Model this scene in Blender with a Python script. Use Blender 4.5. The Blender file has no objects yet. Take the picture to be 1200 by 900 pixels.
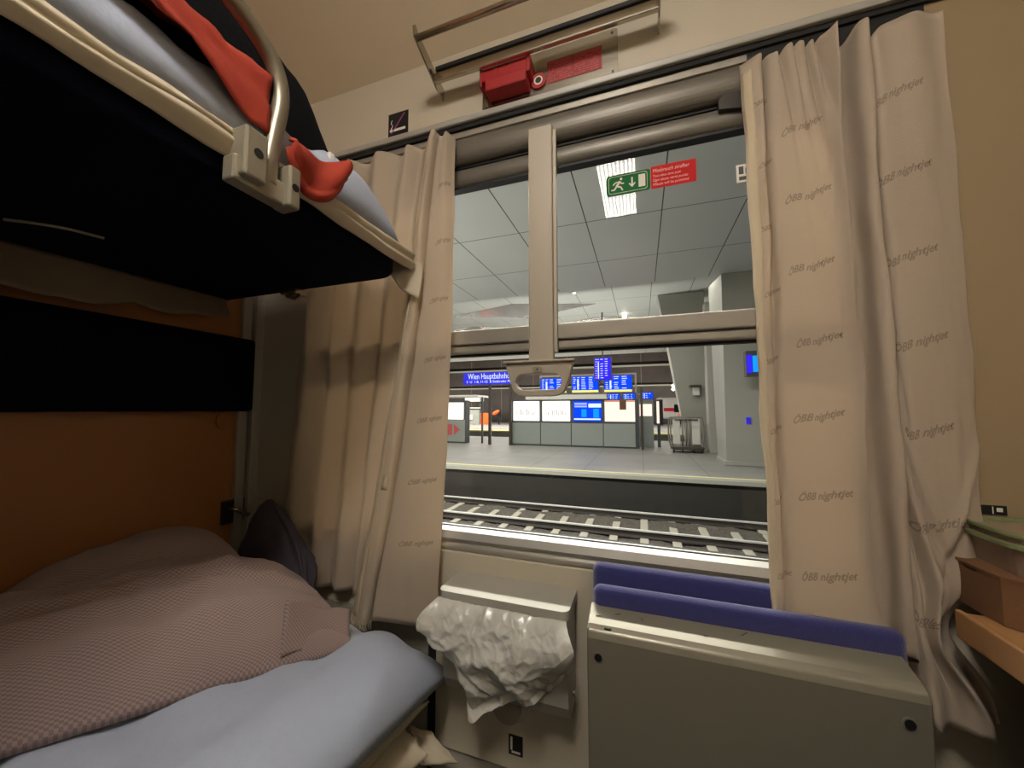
import bpy, bmesh, math, random
from mathutils import Vector, Matrix, noise
random.seed(7)
C = bpy.context.scene.collection
PI = math.pi
def V(*a): return Vector(a)

# ------------------------------------------------------------------ camera
F = 435.0; PITCH = math.radians(3.95); YAW = math.radians(19.2); CAM = (0.0, -0.95, 1.25)
cd = bpy.data.cameras.new('camera'); cam = bpy.data.objects.new('camera', cd); C.objects.link(cam)
cd.sensor_width = 36; cd.lens = F/1200*36; cd.clip_start = .02; cd.clip_end = 400
cam.location = CAM; cam.rotation_euler = (PI/2+PITCH, 0, YAW)
bpy.context.scene.camera = cam
def at(px, py, x=None, y=None, z=None):
    """where the sight line of a photo pixel meets a real plane of the place"""
    a = (px-600)/F; b = (450-py)/F
    b2 = b*math.cos(PITCH)+math.sin(PITCH); c2 = math.cos(PITCH)-b*math.sin(PITCH)
    r = (a*math.cos(YAW)-c2*math.sin(YAW), c2*math.cos(YAW)+a*math.sin(YAW), b2)
    t = (x-CAM[0])/r[0] if x is not None else (y-CAM[1])/r[1] if y is not None else (z-CAM[2])/r[2]
    return V(CAM[0]+t*r[0], CAM[1]+t*r[1], CAM[2]+t*r[2])

# ------------------------------------------------------------------ materials
def srgb(r, g, b):
    f = lambda c: c/12.92 if c <= .04045 else ((c+.055)/1.055)**2.4
    return (f(r/255), f(g/255), f(b/255), 1)
def mat(name, col, rough=.6, metal=0, bump=0, bscale=60, vary=0, vscale=6, sheen=0, trans=0, emit=0, ecol=None, coords='Object', detail=4, coat=0):
    m = bpy.data.materials.new(name); m.use_nodes = True
    nt = m.node_tree; n = nt.nodes; L = nt.links; b = n['Principled BSDF']
    b.inputs['Base Color'].default_value = col; b.inputs['Roughness'].default_value = rough; b.inputs['Metallic'].default_value = metal
    if coat: b.inputs['Coat Weight'].default_value = coat
    if sheen: b.inputs['Sheen Weight'].default_value = sheen
    tc = n.new('ShaderNodeTexCoord')
    if vary:
        nz = n.new('ShaderNodeTexNoise'); nz.inputs['Scale'].default_value = vscale; nz.inputs['Detail'].default_value = 5
        L.new(tc.outputs[coords], nz.inputs['Vector'])
        mx = n.new('ShaderNodeMix'); mx.data_type = 'RGBA'
        mx.inputs[6].default_value = tuple(c*(1-vary) for c in col[:3])+(1,); mx.inputs[7].default_value = tuple(min(1, c*(1+vary)) for c in col[:3])+(1,)
        L.new(nz.outputs['Fac'], mx.inputs[0]); L.new(mx.outputs[2], b.inputs['Base Color'])
    if bump:
        nb = n.new('ShaderNodeTexNoise'); nb.inputs['Scale'].default_value = bscale; nb.inputs['Detail'].default_value = detail
        L.new(tc.outputs[coords], nb.inputs['Vector'])
        bp = n.new('ShaderNodeBump'); bp.inputs['Strength'].default_value = bump; bp.inputs['Distance'].default_value = .004
        L.new(nb.outputs['Fac'], bp.inputs['Height']); L.new(bp.outputs[0], b.inputs['Normal'])
    if emit:
        b.inputs['Emission Color'].default_value = ecol or col; b.inputs['Emission Strength'].default_value = emit
    if trans:
        t = n.new('ShaderNodeBsdfTranslucent'); t.inputs['Color'].default_value = col
        ms = n.new('ShaderNodeMixShader'); ms.inputs[0].default_value = trans
        L.new(b.outputs[0], ms.inputs[1]); L.new(t.outputs[0], ms.inputs[2]); L.new(ms.outputs[0], n['Material Output'].inputs[0])
    return m
M = {}
M['wall'] = mat('beige laminate', srgb(188,179,158), .42, bump=.15, bscale=180, vary=.03, vscale=3)
M['wall_grey'] = mat('grey laminate', srgb(150,144,130), .45, bump=.1, bscale=180, vary=.04)
M['ceil'] = mat('cream ceiling laminate', srgb(206,192,164), .5, vary=.03)
M['orange'] = mat('orange wood veneer', srgb(150,98,52), .45, vary=.15, vscale=4)
M['floor'] = mat('dark rubber floor', srgb(52,52,54), .8, bump=.3, bscale=300)
M['pull'] = mat('light grey painted metal', srgb(172,162,144), .45, .1, vary=.03)
M['drab'] = mat('dusty linen', srgb(128,112,92), .9, bump=.2, bscale=300)  # linen toned darker than the cream sheets
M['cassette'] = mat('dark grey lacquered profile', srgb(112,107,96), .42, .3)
M['frame'] = mat('grey lacquered aluminium', srgb(158,152,140), .38, .35, vary=.03)
M['sill'] = mat('silver aluminium sill', srgb(172,170,162), .4, .3, vary=.03)
M['seal'] = mat('black rubber seal', srgb(14,14,15), .6)
M['gap'] = mat('dark joint', srgb(22,20,18), .8)  # also colours the painted shade behind the right curtain
M['steel'] = mat('brushed steel', srgb(186,178,162), .24, .95, vary=.06, vscale=20)
M['steel_dark'] = mat('dark steel', srgb(70,68,64), .4, .8)
M['tube'] = mat('champagne tube', srgb(140,132,114), .35, .6)
M['cast'] = mat('cast aluminium', srgb(152,144,126), .45, .4, bump=.03, bscale=200)
M['navy'] = mat('dark navy upholstery', srgb(9,10,24), 1, bump=.4, bscale=500, vary=.2, vscale=60)
M['black_pad'] = mat('black upholstery', srgb(11,11,17), .98, bump=.5, bscale=500)
M['blue_seat'] = mat('royal blue plush', srgb(38,40,100), .9, bump=.5, bscale=600, vary=.15, vscale=40, sheen=.4)
M['curtain'] = mat('beige curtain cloth', srgb(204,188,166), .75, bump=.25, bscale=700, vary=.04, vscale=12, sheen=.15, trans=.38)
M['curtain_print'] = mat('faded grey print', srgb(164,148,128), .85, trans=.2)
M['hem'] = mat('curtain hem tape', srgb(196,180,150), .8, bump=.2, bscale=600)
M['cream'] = mat('cream bed linen', srgb(190,178,154), .85, bump=.1, bscale=900)
M['blue'] = mat('pale blue bed linen', srgb(164,172,188), .85, bump=.35, bscale=60, sheen=.1)
M['shirt'] = mat('orange jersey', srgb(158,48,24), .85, bump=.3, bscale=400, vary=.06, vscale=20)
M['jacket'] = mat('black softshell', srgb(5,6,9), .95, bump=.3, bscale=90)
M['white'] = mat('white plastic', srgb(225,222,212), .5)
M['bag'] = mat('dark grey polyester', srgb(72,66,76), .85, bump=.4, bscale=500)
M['bin'] = mat('grey bin metal', srgb(172,168,156), .4, .15, vary=.04)
M['shell'] = mat('worn champagne lacquer', srgb(134,129,113), .34, .35, bump=.05, bscale=40, vary=.05, vscale=8)
M['red'] = mat('red plastic', srgb(158,24,26), .45, bump=.05)
M['darkred'] = mat('dark red label', srgb(150,36,36), .45)
M['black'] = mat('black plastic', srgb(16,16,18), .5)
M['ink'] = mat('white print', srgb(224,220,206), .6)
M['pinkink'] = mat('pale pink print', srgb(236,190,180), .6)
M['green'] = mat('green film', srgb(22,104,50), .85)
M['redfilm'] = mat('red film', srgb(196,30,32), .85)
M['card'] = mat('brown cardboard', srgb(112,78,48), .85, bump=.2, bscale=200, vary=.06)
M['wood'] = mat('light beech edge', srgb(160,118,76), .5, vary=.1, vscale=15)
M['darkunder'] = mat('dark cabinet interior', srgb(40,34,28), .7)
M['tub'] = mat('frosted plastic tub', srgb(140,118,100), .3)
M['tublid'] = mat('green plastic lid rim', srgb(120,132,88), .4)
M['cord'] = mat('brown cord', srgb(120,92,64), .9)
M['purple'] = mat('mauve print', srgb(150,70,120), .5)
# gingham seersucker
def gingham():
    m = mat('mauve checked seersucker', srgb(178,156,150), .88, sheen=.1)
    nt = m.node_tree; n = nt.nodes; L = nt.links; b = n['Principled BSDF']
    uv = n.new('ShaderNodeUVMap'); ch = n.new('ShaderNodeTexChecker'); ch.inputs['Scale'].default_value = 1
    mp = n.new('ShaderNodeMapping'); mp.inputs['Scale'].default_value = (330, 290, 300)
    L.new(uv.outputs[0], mp.inputs[0]); L.new(mp.outputs[0], ch.inputs[0])
    ch.inputs[1].default_value = srgb(160,138,132); ch.inputs[2].default_value = srgb(134,115,110)
    L.new(ch.outputs[0], b.inputs['Base Color'])
    bp = n.new('ShaderNodeBump'); bp.inputs['Strength'].default_value = .5; bp.inputs['Distance'].default_value = .004
    L.new(ch.outputs[1], bp.inputs['Height']); L.new(bp.outputs[0], b.inputs['Normal'])
    return m
M['check'] = gingham()
def plastic_bag():
    m = mat('white translucent film', srgb(226,224,214), .3, bump=.35, bscale=30, trans=.3, coat=.6)
    return m
M['film'] = plastic_bag()
for k_ in ('jacket', 'black_pad', 'navy'): M[k_].node_tree.nodes['Principled BSDF'].inputs['Specular IOR Level'].default_value = .12
def glass():
    m = bpy.data.materials.new('window glass'); m.use_nodes = True; nt = m.node_tree; n = nt.nodes; L = nt.links
    n.remove(n['Principled BSDF'])
    t = n.new('ShaderNodeBsdfTransparent'); t.inputs[0].default_value = (.965, .96, .94, 1)
    g = n.new('ShaderNodeBsdfGlossy'); g.inputs['Roughness'].default_value = 0.0; g.inputs[0].default_value = (1, 1, 1, 1)
    f = n.new('ShaderNodeFresnel'); ge = n.new('ShaderNodeNewGeometry'); io = n.new('ShaderNodeMapRange'); io.inputs[3].default_value = 1.5; io.inputs[4].default_value = 1/1.5; L.new(ge.outputs['Backfacing'], io.inputs[0]); L.new(io.outputs[0], f.inputs[0])
    k = n.new('ShaderNodeMath'); k.operation = 'MULTIPLY'; k.inputs[1].default_value = .28; k.use_clamp = True
    mx = n.new('ShaderNodeMixShader'); L.new(f.outputs[0], k.inputs[0]); L.new(k.outputs[0], mx.inputs[0])
    L.new(t.outputs[0], mx.inputs[1]); L.new(g.outputs[0], mx.inputs[2]); L.new(mx.outputs[0], n['Material Output'].inputs[0])
    return m
M['glass'] = glass()
def emis(name, col, s):
    m = bpy.data.materials.new(name); m.use_nodes = True; n = m.node_tree.nodes; n.remove(n['Principled BSDF'])
    e = n.new('ShaderNodeEmission'); e.inputs[0].default_value = col; e.inputs[1].default_value = s
    m.node_tree.links.new(e.outputs[0], n['Material Output'].inputs[0]); return m
LAMP = 67
def lampmat():
    m = emis('ribbed lamp diffuser', srgb(255,247,238), LAMP); nt = m.node_tree; n = nt.nodes; L = nt.links
    tc = n.new('ShaderNodeTexCoord'); w = n.new('ShaderNodeTexWave'); w.inputs['Scale'].default_value = 14; w.bands_direction = 'X'
    L.new(tc.outputs['Object'], w.inputs[0])
    r = n.new('ShaderNodeMapRange'); r.inputs[3].default_value = LAMP*.3; r.inputs[4].default_value = LAMP*1.55
    pw = n.new('ShaderNodeMath'); pw.operation = 'POWER'; pw.inputs[1].default_value = 1.6; L.new(w.outputs['Fac'], pw.inputs[0]); L.new(pw.outputs[0], r.inputs[0]); L.new(r.outputs[0], n['Emission'].inputs[1]); return m
M['lamp'] = lampmat()
M['screen'] = emis('blue screen', srgb(12,70,255), 1.3)
M['screen_cyan'] = emis('cyan screen field', srgb(20,150,255), 1.3)
M['screen_violet'] = emis('violet blue screen', srgb(54,40,250), 1.2)
M['lit'] = emis('white lightbox', srgb(255,250,240), 2.6)
M['poster_ink'] = emis('grey poster print', srgb(214,206,196), .8)
M['lit_map'] = emis('pale map lightbox', srgb(255,226,214), 1.5)
M['lit_text'] = emis('lit white text', srgb(220,236,255), 1.3)
M['lit_yellow'] = emis('lit yellow strip', srgb(255,246,120), 1.3)
M['lit_spot'] = emis('lamp point', srgb(255,246,226), 14)
M['lit_city'] = emis('distant window light', srgb(255,226,180), 1.0)
M['sign_blue'] = mat('station sign blue', srgb(26,24,190), .4, emit=.45, ecol=srgb(34,28,240))
M['concrete'] = mat('pale fair faced concrete', srgb(158,158,148), .8, bump=.2, bscale=8, vary=.08, vscale=.8)
M['deck'] = None
M['yellow'] = mat('pale yellow safety line', srgb(232,222,150), .7)
M['kerb'] = mat('concrete kerb', srgb(160,160,150), .8, vary=.1)
M['platform_face'] = mat('dark platform face', srgb(46,44,40), .9, vary=.3, vscale=4)
M['rail'] = mat('rail head steel', srgb(214,214,208), .5, .3)
M['railside'] = mat('rusty rail web', srgb(44,38,34), .8)
M['sleeper'] = mat('concrete sleeper', srgb(160,156,142), .85, vary=.1)
M['ballast'] = mat('ballast stone', srgb(80,76,68), .95, bump=1, bscale=14, vary=.85, vscale=20, detail=8)
M['ballast'].node_tree.nodes['Bump'].inputs['Distance'].default_value = .05
M['kiosk_grey'] = mat('frosted glass cladding', srgb(150,156,150), .45, vary=.04, vscale=1)
M['kiosk_frame'] = mat('anthracite frame', srgb(70,74,76), .5)
M['post'] = mat('dark bronze post', srgb(70,62,56), .5, .3)
M['galv'] = mat('galvanised tube', srgb(150,146,136), .4, .7)
M['panelwhite'] = mat('off white cart panel', srgb(214,212,202), .6)
M['darkcity'] = None
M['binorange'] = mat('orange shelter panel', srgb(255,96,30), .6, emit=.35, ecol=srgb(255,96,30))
M['cloth_dark'] = mat('dark clothing', srgb(28,28,34), .9)
M['skin'] = mat('skin', srgb(200,150,120), .6)
M['trainwhite'] = mat('white train paint', srgb(236,232,226), .4)
M['trainred'] = mat('red train stripe', srgb(222,20,44), .4)
M['trainglass'] = mat('dark train window', srgb(24,28,34), .2)
M['arrow'] = mat('faded red arrow', srgb(196,84,84), .6)

def tilemat(name, base, line, sx, sy, w, ox=0, oy=0, vary=.04, rough=.6):
    """panel joints laid out in metres on the surface"""
    m = mat(name, base, rough); nt = m.node_tree; n = nt.nodes; L = nt.links; b = n['Principled BSDF']
    tc = n.new('ShaderNodeTexCoord'); sp = n.new('ShaderNodeSeparateXYZ'); L.new(tc.outputs['Object'], sp.inputs[0])
    outs = []
    for ax, s, o in ((0, sx, ox), (1, sy, oy)):
        a = n.new('ShaderNodeMath'); a.operation = 'ADD'; a.inputs[1].default_value = 1000*s-o; L.new(sp.outputs[ax], a.inputs[0])
        f = n.new('ShaderNodeMath'); f.operation = 'MODULO'; f.inputs[1].default_value = s; L.new(a.outputs[0], f.inputs[0])
        c = n.new('ShaderNodeMath'); c.operation = 'LESS_THAN'; c.inputs[1].default_value = w; L.new(f.outputs[0], c.inputs[0]); outs.append(c)
    mx = n.new('ShaderNodeMath'); mx.operation = 'MAXIMUM'; L.new(outs[0].outputs[0], mx.inputs[0]); L.new(outs[1].outputs[0], mx.inputs[1])
    nz = n.new('ShaderNodeTexNoise'); nz.inputs['Scale'].default_value = .7; nz.inputs['Detail'].default_value = 6; L.new(tc.outputs['Object'], nz.inputs[0])
    v = n.new('ShaderNodeMix'); v.data_type = 'RGBA'; v.inputs[6].default_value = tuple(c*(1-vary*2) for c in base[:3])+(1,); v.inputs[7].default_value = tuple(c*(1+vary*2) for c in base[:3])+(1,)
    L.new(nz.outputs['Fac'], v.inputs[0])
    q = n.new('ShaderNodeMix'); q.data_type = 'RGBA'; L.new(mx.outputs[0], q.inputs[0]); L.new(v.outputs[2], q.inputs[6]); q.inputs[7].default_value = line
    L.new(q.outputs[2], b.inputs['Base Color']); return m
M['soffit'] = tilemat('metal ceiling panels', srgb(172,176,172), srgb(40,40,40), 1.62, 2.42, .024, ox=.5, oy=.14)
M['deck'] = tilemat('granite platform paving', srgb(142,141,136), srgb(100,100,96), 1.6, 1.2, .02, vary=.12, rough=.5)
def citymat():
    m = tilemat('dark station hall cladding', srgb(66,60,56), srgb(110,104,98), 6.0, 300, .12, vary=.3)
    return m
M['darkcity'] = citymat()

# ------------------------------------------------------------------ mesh builders
def add_box(bm, c, s, bevel=0, rot=None, seg=2):
    r = bmesh.ops.create_cube(bm, size=1)['verts']
    for v in r: v.co = Vector((v.co.x*s[0], v.co.y*s[1], v.co.z*s[2]))
    if bevel:
        es = list({e for v in r for e in v.link_edges})
        k = bmesh.ops.bevel(bm, geom=es, offset=bevel, segments=seg, affect='EDGES', profile=.5)
        r = list({v for f in k['faces'] for v in f.verts} | {v for v in r if v.is_valid})
        # gather the whole island
        seen = set(r); st = list(r)
        while st:
            v = st.pop()
            for e in v.link_edges:
                o = e.other_vert(v)
                if o not in seen: seen.add(o); st.append(o)
        r = list(seen)
    R = rot.to_matrix() if rot is not None and hasattr(rot, 'to_matrix') else None
    for v in r:
        if R: v.co = R @ v.co
        v.co += Vector(c)
    return r
def bx(x0, x1, y0, y1, z0, z1, bevel=0, bm=None, seg=2):
    bm = bm or bmesh.new()
    add_box(bm, ((x0+x1)/2, (y0+y1)/2, (z0+z1)/2), (abs(x1-x0), abs(y1-y0), abs(z1-z0)), bevel, seg=seg); return bm
def smooth_path(p, n=6):
    p = [Vector(q) for q in p]; out = []
    for i in range(len(p)-1):
        a = p[max(i-1, 0)]; b = p[i]; c = p[i+1]; d = p[min(i+2, len(p)-1)]
        for k in range(n):
            t = k/n
            out.append(.5*((2*b)+(-a+c)*t+(2*a-5*b+4*c-d)*t*t+(-a+3*b-3*c+d)*t**3))
    out.append(p[-1]); return out
def add_tube(bm, pts, r, seg=12, cap=True):
    pts = [Vector(p) for p in pts]; rings = []; nrm = None
    rr = r if isinstance(r, (list, tuple)) else [r]*len(pts)
    for i, p in enumerate(pts):
        t = (pts[min(i+1, len(pts)-1)]-pts[max(i-1, 0)]).normalized()
        if nrm is None:
            nrm = t.orthogonal().normalized()
        else:
            nrm = (nrm-t*nrm.dot(t)).normalized()
        bn = t.cross(nrm)
        rings.append([bm.verts.new(p+(nrm*math.cos(2*PI*k/seg)+bn*math.sin(2*PI*k/seg))*rr[i]) for k in range(seg)])
    for a, b in zip(rings, rings[1:]):
        for k in range(seg): bm.faces.new((a[k], a[(k+1) % seg], b[(k+1) % seg], b[k]))
    if cap: bm.faces.new(rings[0][::-1]); bm.faces.new(rings[-1])
    return bm
def tube(pts, r, seg=12): return add_tube(bmesh.new(), pts, r, seg)
def prism(pts, d, bm=None):
    """polygon pts (3D, planar) swept by vector d"""
    bm = bm or bmesh.new(); d = Vector(d)
    a = [bm.verts.new(Vector(p)) for p in pts]; b = [bm.verts.new(Vector(p)+d) for p in pts]
    bm.faces.new(a[::-1]); bm.faces.new(b); n = len(pts)
    for i in range(n): bm.faces.new((a[i], a[(i+1) % n], b[(i+1) % n], b[i]))
    bmesh.ops.recalc_face_normals(bm, faces=bm.faces); return bm
def cyl(c, r, h, axis='y', seg=24, bm=None):
    ax = {'x': V(1,0,0), 'y': V(0,1,0), 'z': V(0,0,1)}[axis]
    return add_tube(bm or bmesh.new(), [Vector(c)-ax*h/2, Vector(c)+ax*h/2], r, seg)
def grid(f, nu, nv, closed_u=False, uv=None):
    bm = bmesh.new(); vs = [[bm.verts.new(f(i/nu, j/nv)) for j in range(nv+1)] for i in range(nu+1)]
    lay = bm.loops.layers.uv.new('UVMap')
    for i in range(nu):
        for j in range(nv):
            fc = bm.faces.new((vs[i][j], vs[i+1][j], vs[i+1][j+1], vs[i][j+1]))
            for l, (a, b) in zip(fc.loops, ((i,j),(i+1,j),(i+1,j+1),(i,j+1))):
                l[lay].uv = (a/nu*(uv[0] if uv else 1), b/nv*(uv[1] if uv else 1))
    return bm
def obj(name, bm, m, parent=None, smooth=False, solid=0, subd=0, offset=0):
    me = bpy.data.meshes.new(name); bm.normal_update(); bm.to_mesh(me); bm.free()
    me.materials.append(m)
    if smooth:
        for p in me.polygons: p.use_smooth = True
    o = bpy.data.objects.new(name, me); C.objects.link(o)
    if parent is not None:
        o.parent = parent; o.matrix_parent_inverse = Matrix.Translation(parent.location).inverted()
    if solid:
        s = o.modifiers.new('thickness', 'SOLIDIFY'); s.thickness = solid; s.offset = offset
    if subd:
        s = o.modifiers.new('smooth', 'SUBSURF'); s.levels = subd; s.render_levels = subd
    return o
def tag(o, label=None, cat=None, group=None, kind=None):
    if label: o['label'] = label
    if cat: o['category'] = cat
    if group: o['group'] = group
    if kind: o['kind'] = kind
    return o
def thing(name, label, cat, loc=(0,0,0), group=None):
    o = bpy.data.objects.new(name, None); C.objects.link(o); o.location = loc; o.empty_display_size = .05
    return tag(o, label, cat, group)
def struct(name, bm, m, label=None, parent=None, smooth=False):
    o = obj(name, bm, m, parent, smooth)
    if parent is None: tag(o, label, None, None, 'structure')
    return o
def text_bm(s, size, font=None, shear=0, extrude=0, align='LEFT', space=1, bold=0):
    cu = bpy.data.curves.new('t', 'FONT'); cu.body = s; cu.size = size; cu.shear = shear; cu.extrude = extrude; cu.align_x = align; cu.space_character = space
    cu.resolution_u = 3; cu.offset = bold
    o = bpy.data.objects.new('t', cu); C.objects.link(o)
    bpy.context.view_layer.update()
    me = bpy.data.meshes.new_from_object(o.evaluated_get(bpy.context.evaluated_depsgraph_get()))
    bpy.data.objects.remove(o); bpy.data.curves.remove(cu)
    bm = bmesh.new(); bm.from_mesh(me); bpy.data.meshes.remove(me); return bm
def text_on_wall(s, size, x, y, z, d=.0006, shear=0, align='LEFT', fit=None, bm=None):
    """lettering facing -y; fit squeezes it to a width"""
    t = text_bm(s, size, shear=shear, extrude=d, align=align)
    if fit:
        xs = [v.co.x for v in t.verts]; w = max(xs)-min(xs); x0 = min(xs)
        for v in t.verts: v.co.x = (v.co.x-x0)*fit/w
    for v in t.verts: v.co = V(x+v.co.x, y-v.co.z, z+v.co.y)
    if bm is None: return t
    me = bpy.data.meshes.new('x'); t.to_mesh(me); t.free(); bm.from_mesh(me); bpy.data.meshes.remove(me); return bm
def fbm(p, s, o=3): return noise.fractal(Vector(p)*s, 1, 2, o)
def ss(a, b, x):
    t = max(0, min(1, (x-a)/(b-a))); return t*t*(3-2*t)
def interp(ks, u):
    """Catmull-Rom through (u, a, b, c) keys"""
    n = len(ks)
    for i in range(n-1):
        if u <= ks[i+1][0] or i == n-2:
            t = (u-ks[i][0])/(ks[i+1][0]-ks[i][0]); P0, P1, P2, P3 = ks[max(i-1,0)], ks[i], ks[i+1], ks[min(i+2,n-1)]
            t = max(0, min(1, t))
            return [.5*(2*P1[k]+(P2[k]-P0[k])*t+(2*P0[k]-5*P1[k]+4*P2[k]-P3[k])*t*t+(-P0[k]+3*P1[k]-3*P2[k]+P3[k])*t**3) for k in range(1, len(P1))]

# ================================================================== THE COMPARTMENT (setting)
WX0, WX1 = -1.03, .40           # window opening
WZ0, WZ1 = .875, 2.085
LW, RW, BK = -1.285, .86, -2.05
bm = bmesh.new()
bx(LW-.05, WX0, 0, .06, 0, 2.36, bm=bm); bx(WX1, RW+.05, 0, .06, 0, 2.36, bm=bm)
bx(WX0, WX1, 0, .06, 0, WZ0, bm=bm); bx(WX0, WX1, 0, .06, 2.06, 2.36, bm=bm)
struct('wall_window', bm, M['wall'], 'beige laminate wall around the compartment window')
# sloping bulkhead above the crease, then the flat ceiling
bm = prism([(LW-.05, .02, 2.32), (LW-.05, -.40, 2.70), (LW-.05, -.40, 2.74), (LW-.05, .06, 2.36)], (RW-LW+.1, 0, 0))
struct('ceiling_slope', bm, M['ceil'], 'cream sloped ceiling strip above the window wall')
struct('ceiling', bx(LW-.05, RW+.05, BK, -.39, 2.70, 2.74), M['ceil'], 'cream flat ceiling of the compartment')
struct('floor', bx(LW-.05, RW+.05, BK, .06, -.04, 0), M['floor'], 'dark floor of the compartment')
struct('wall_left', bx(LW-.04, LW, BK, 0, 0, 2.74), M['orange'], 'orange wooden wall behind the bunks')
struct('wall_right', bx(RW, RW+.04, BK, .0, 0, 2.74), M['wall'], 'beige wall on the right')
struct('wall_back', bx(LW-.05, RW+.05, BK-.04, BK, 0, 2.74), M['wall'], 'beige wall with the compartment door')
struct('door_1', bx(-.45, .3, BK, BK+.03, 0, 2.02, .006), M['wall_grey'], 'grey compartment door in the back wall')
# trims
struct('trim_top', bx(LW, RW, -.022, .0, 2.093, 2.112, .004), M['sill'], 'pale metal strip above the curtains')
struct('wall_dim', bx(.545, RW, -.004, 0, .9, 2.08), mat('dim wall tan', srgb(148,128,98), .5, vary=.03), 'tan sheet painting the dim wall right of the right curtain')  # tan sheet puts the lamp's falloff on this wall into colour
struct('trim_head', bx(WX0, WX1, -.004, .0, 2.06, 2.080, .002), M['frame'], 'grey metal band above the blind')
struct('trim_shade', bx(.25, .565, -.006, -.0045, 1.99, 2.08), M['gap'], 'dark sheet standing for the shade behind the top of the right curtain')  # flat dark sheet paints the shade behind the curtain top
struct('trim_track', bx(LW, RW, -.012, .0, 2.080, 2.093), M['gap'], 'dark curtain track below the pale strip')
bm = bx(LW, LW+.014, -.075, -.045, .55, 2.33, .002); bx(LW, LW+.028, -.04, -.028, .55, 2.33, .002, bm=bm); bx(LW, LW+.02, -.024, -.0, .55, 2.33, .002, bm=bm)
struct('trim_corner', bm, M['frame'], 'metal corner posts beside the orange wall')
struct('wall_reveal', bx(LW+.02, -1.03, -.006, 0, .66, 2.06), M['wall_grey'], 'grey panel left of the window')
struct('wall_lower', bx(LW, -.575, -.008, 0, 0, .66), M['wall_grey'], 'grey lower wall behind the bunk')
bm = bx(-.548, -.06, -.012, 0, .35, .862, .003)
struct('trim_panel', bm, M['wall'], 'beige service panel behind the bin')
struct('trim_panel_gap', bx(-.572, -.548, -.009, 0, .2, .862), M['gap'], 'dark joint beside the service panel')
bm = bx(-.545, .3, -.05, 0, .325, .345, .004)
struct('trim_panel_foot', bm, M['frame'], 'metal strip along the bottom of the service panel')
struct('baseboard_window', bx(-.545, .84, -.03, 0, 0, .3, .003), M['gap'], 'dark heater recess under the service panel')

# ------------------------------------------------------------------ window
w1 = thing('window_1', 'grey aluminium train window with upper and lower panes', None); w1['kind'] = 'structure'
del_keys = [k for k in ('category',) if k in w1]
for k in del_keys: del w1[k]
bm = bmesh.new()
# head: two rounded profiles, jambs
def half_round(bm, x0, x1, yc, zc, ry, rz, n=14):
    pts = [(x0, yc+ry*.0+.03, zc+rz)]+[(x0, yc-ry*math.sin(PI*k/n), zc+rz*math.cos(PI*k/n)) for k in range(n+1)]+[(x0, yc+.03, zc-rz)]
    return prism(pts, (x1-x0, 0, 0), bm)
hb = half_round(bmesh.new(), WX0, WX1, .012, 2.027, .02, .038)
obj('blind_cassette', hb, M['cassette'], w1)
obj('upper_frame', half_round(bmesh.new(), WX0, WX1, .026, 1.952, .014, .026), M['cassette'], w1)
bm = bx(WX0, WX1, .02, .055, 1.98, 1.99); bx(WX0, WX1, .024, .05, 1.919, 1.926, bm=bm); bx(WX0, WX1, .03, .05, 1.405, 1.411, bm=bm); bx(WX0, WX1, .02, .045, .915, .921, bm=bm)
obj('rubber_seal', bm, M['seal'], w1)
bm = bx(WX0, WX0+.03, .01, .06, WZ0, 2.08, .004); bx(WX1-.03, WX1, .01, .06, WZ0, 2.08, .004, bm=bm)
obj('jamb', bm, M['frame'], w1)
bm = bx(WX0+.03, WX1-.03, .004, .04, 1.436, 1.478, .004); bx(WX0+.03, WX1-.03, .012, .045, 1.411, 1.436, .006, bm=bm)
obj('sash_rail', bm, M['frame'], w1)
obj('glass_pane', bx(WX0+.01, WX1-.01, .036, .042, 1.445, 1.94), M['glass'], w1)
obj('glass_pane', bx(WX0+.01, WX1-.01, .040, .046, .9, 1.43), M['glass'], w1)
# sill: bright upper face, rounded lower lip
bm = prism([(WX0, .03, .922), (WX0, -.004, .914), (WX0, -.012, .896), (WX0, -.002, .884), (WX0, .03, .884)], (WX1-WX0, 0, 0))
obj('sill', bm, M['sill'], w1)
obj('sill_lip', half_round(bmesh.new(), WX0, WX1, .004, .871, .014, .014), M['frame'], w1)
# central pull bar with trapezoid handle
bm = bx(-.277, -.211, -.022, .0, 1.375, 2.018, .003); bx(-.211, -.203, -.008, .004, 1.4, 2.01, bm=bm)
obj('pull_bar', bm, M['pull'], w1)
def plate_with_hole(outer, inner, y, d):
    """outer / inner loops of (x,z) with equal counts, extruded along y"""
    bm = bmesh.new(); n = len(outer); R = []
    for yy in (y, y+d):
        R.append([[bm.verts.new((p[0], yy, p[1])) for p in lp] for lp in (outer, inner)])
    for i in range(n):
        j = (i+1) % n
        bm.faces.new((R[0][0][i], R[0][0][j], R[0][1][j], R[0][1][i])); bm.faces.new((R[1][0][i], R[1][1][i], R[1][1][j], R[1][0][j]))
        bm.faces.new((R[0][0][j], R[0][0][i], R[1][0][i], R[1][0][j])); bm.faces.new((R[0][1][i], R[0][1][j], R[1][1][j], R[1][1][i]))
    bmesh.ops.recalc_face_normals(bm, faces=bm.faces); return bm
def radial(loopf, n, c):
    return [loopf(2*PI*k/n) for k in range(n)]
hc = (-.247, 1.331)
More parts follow.
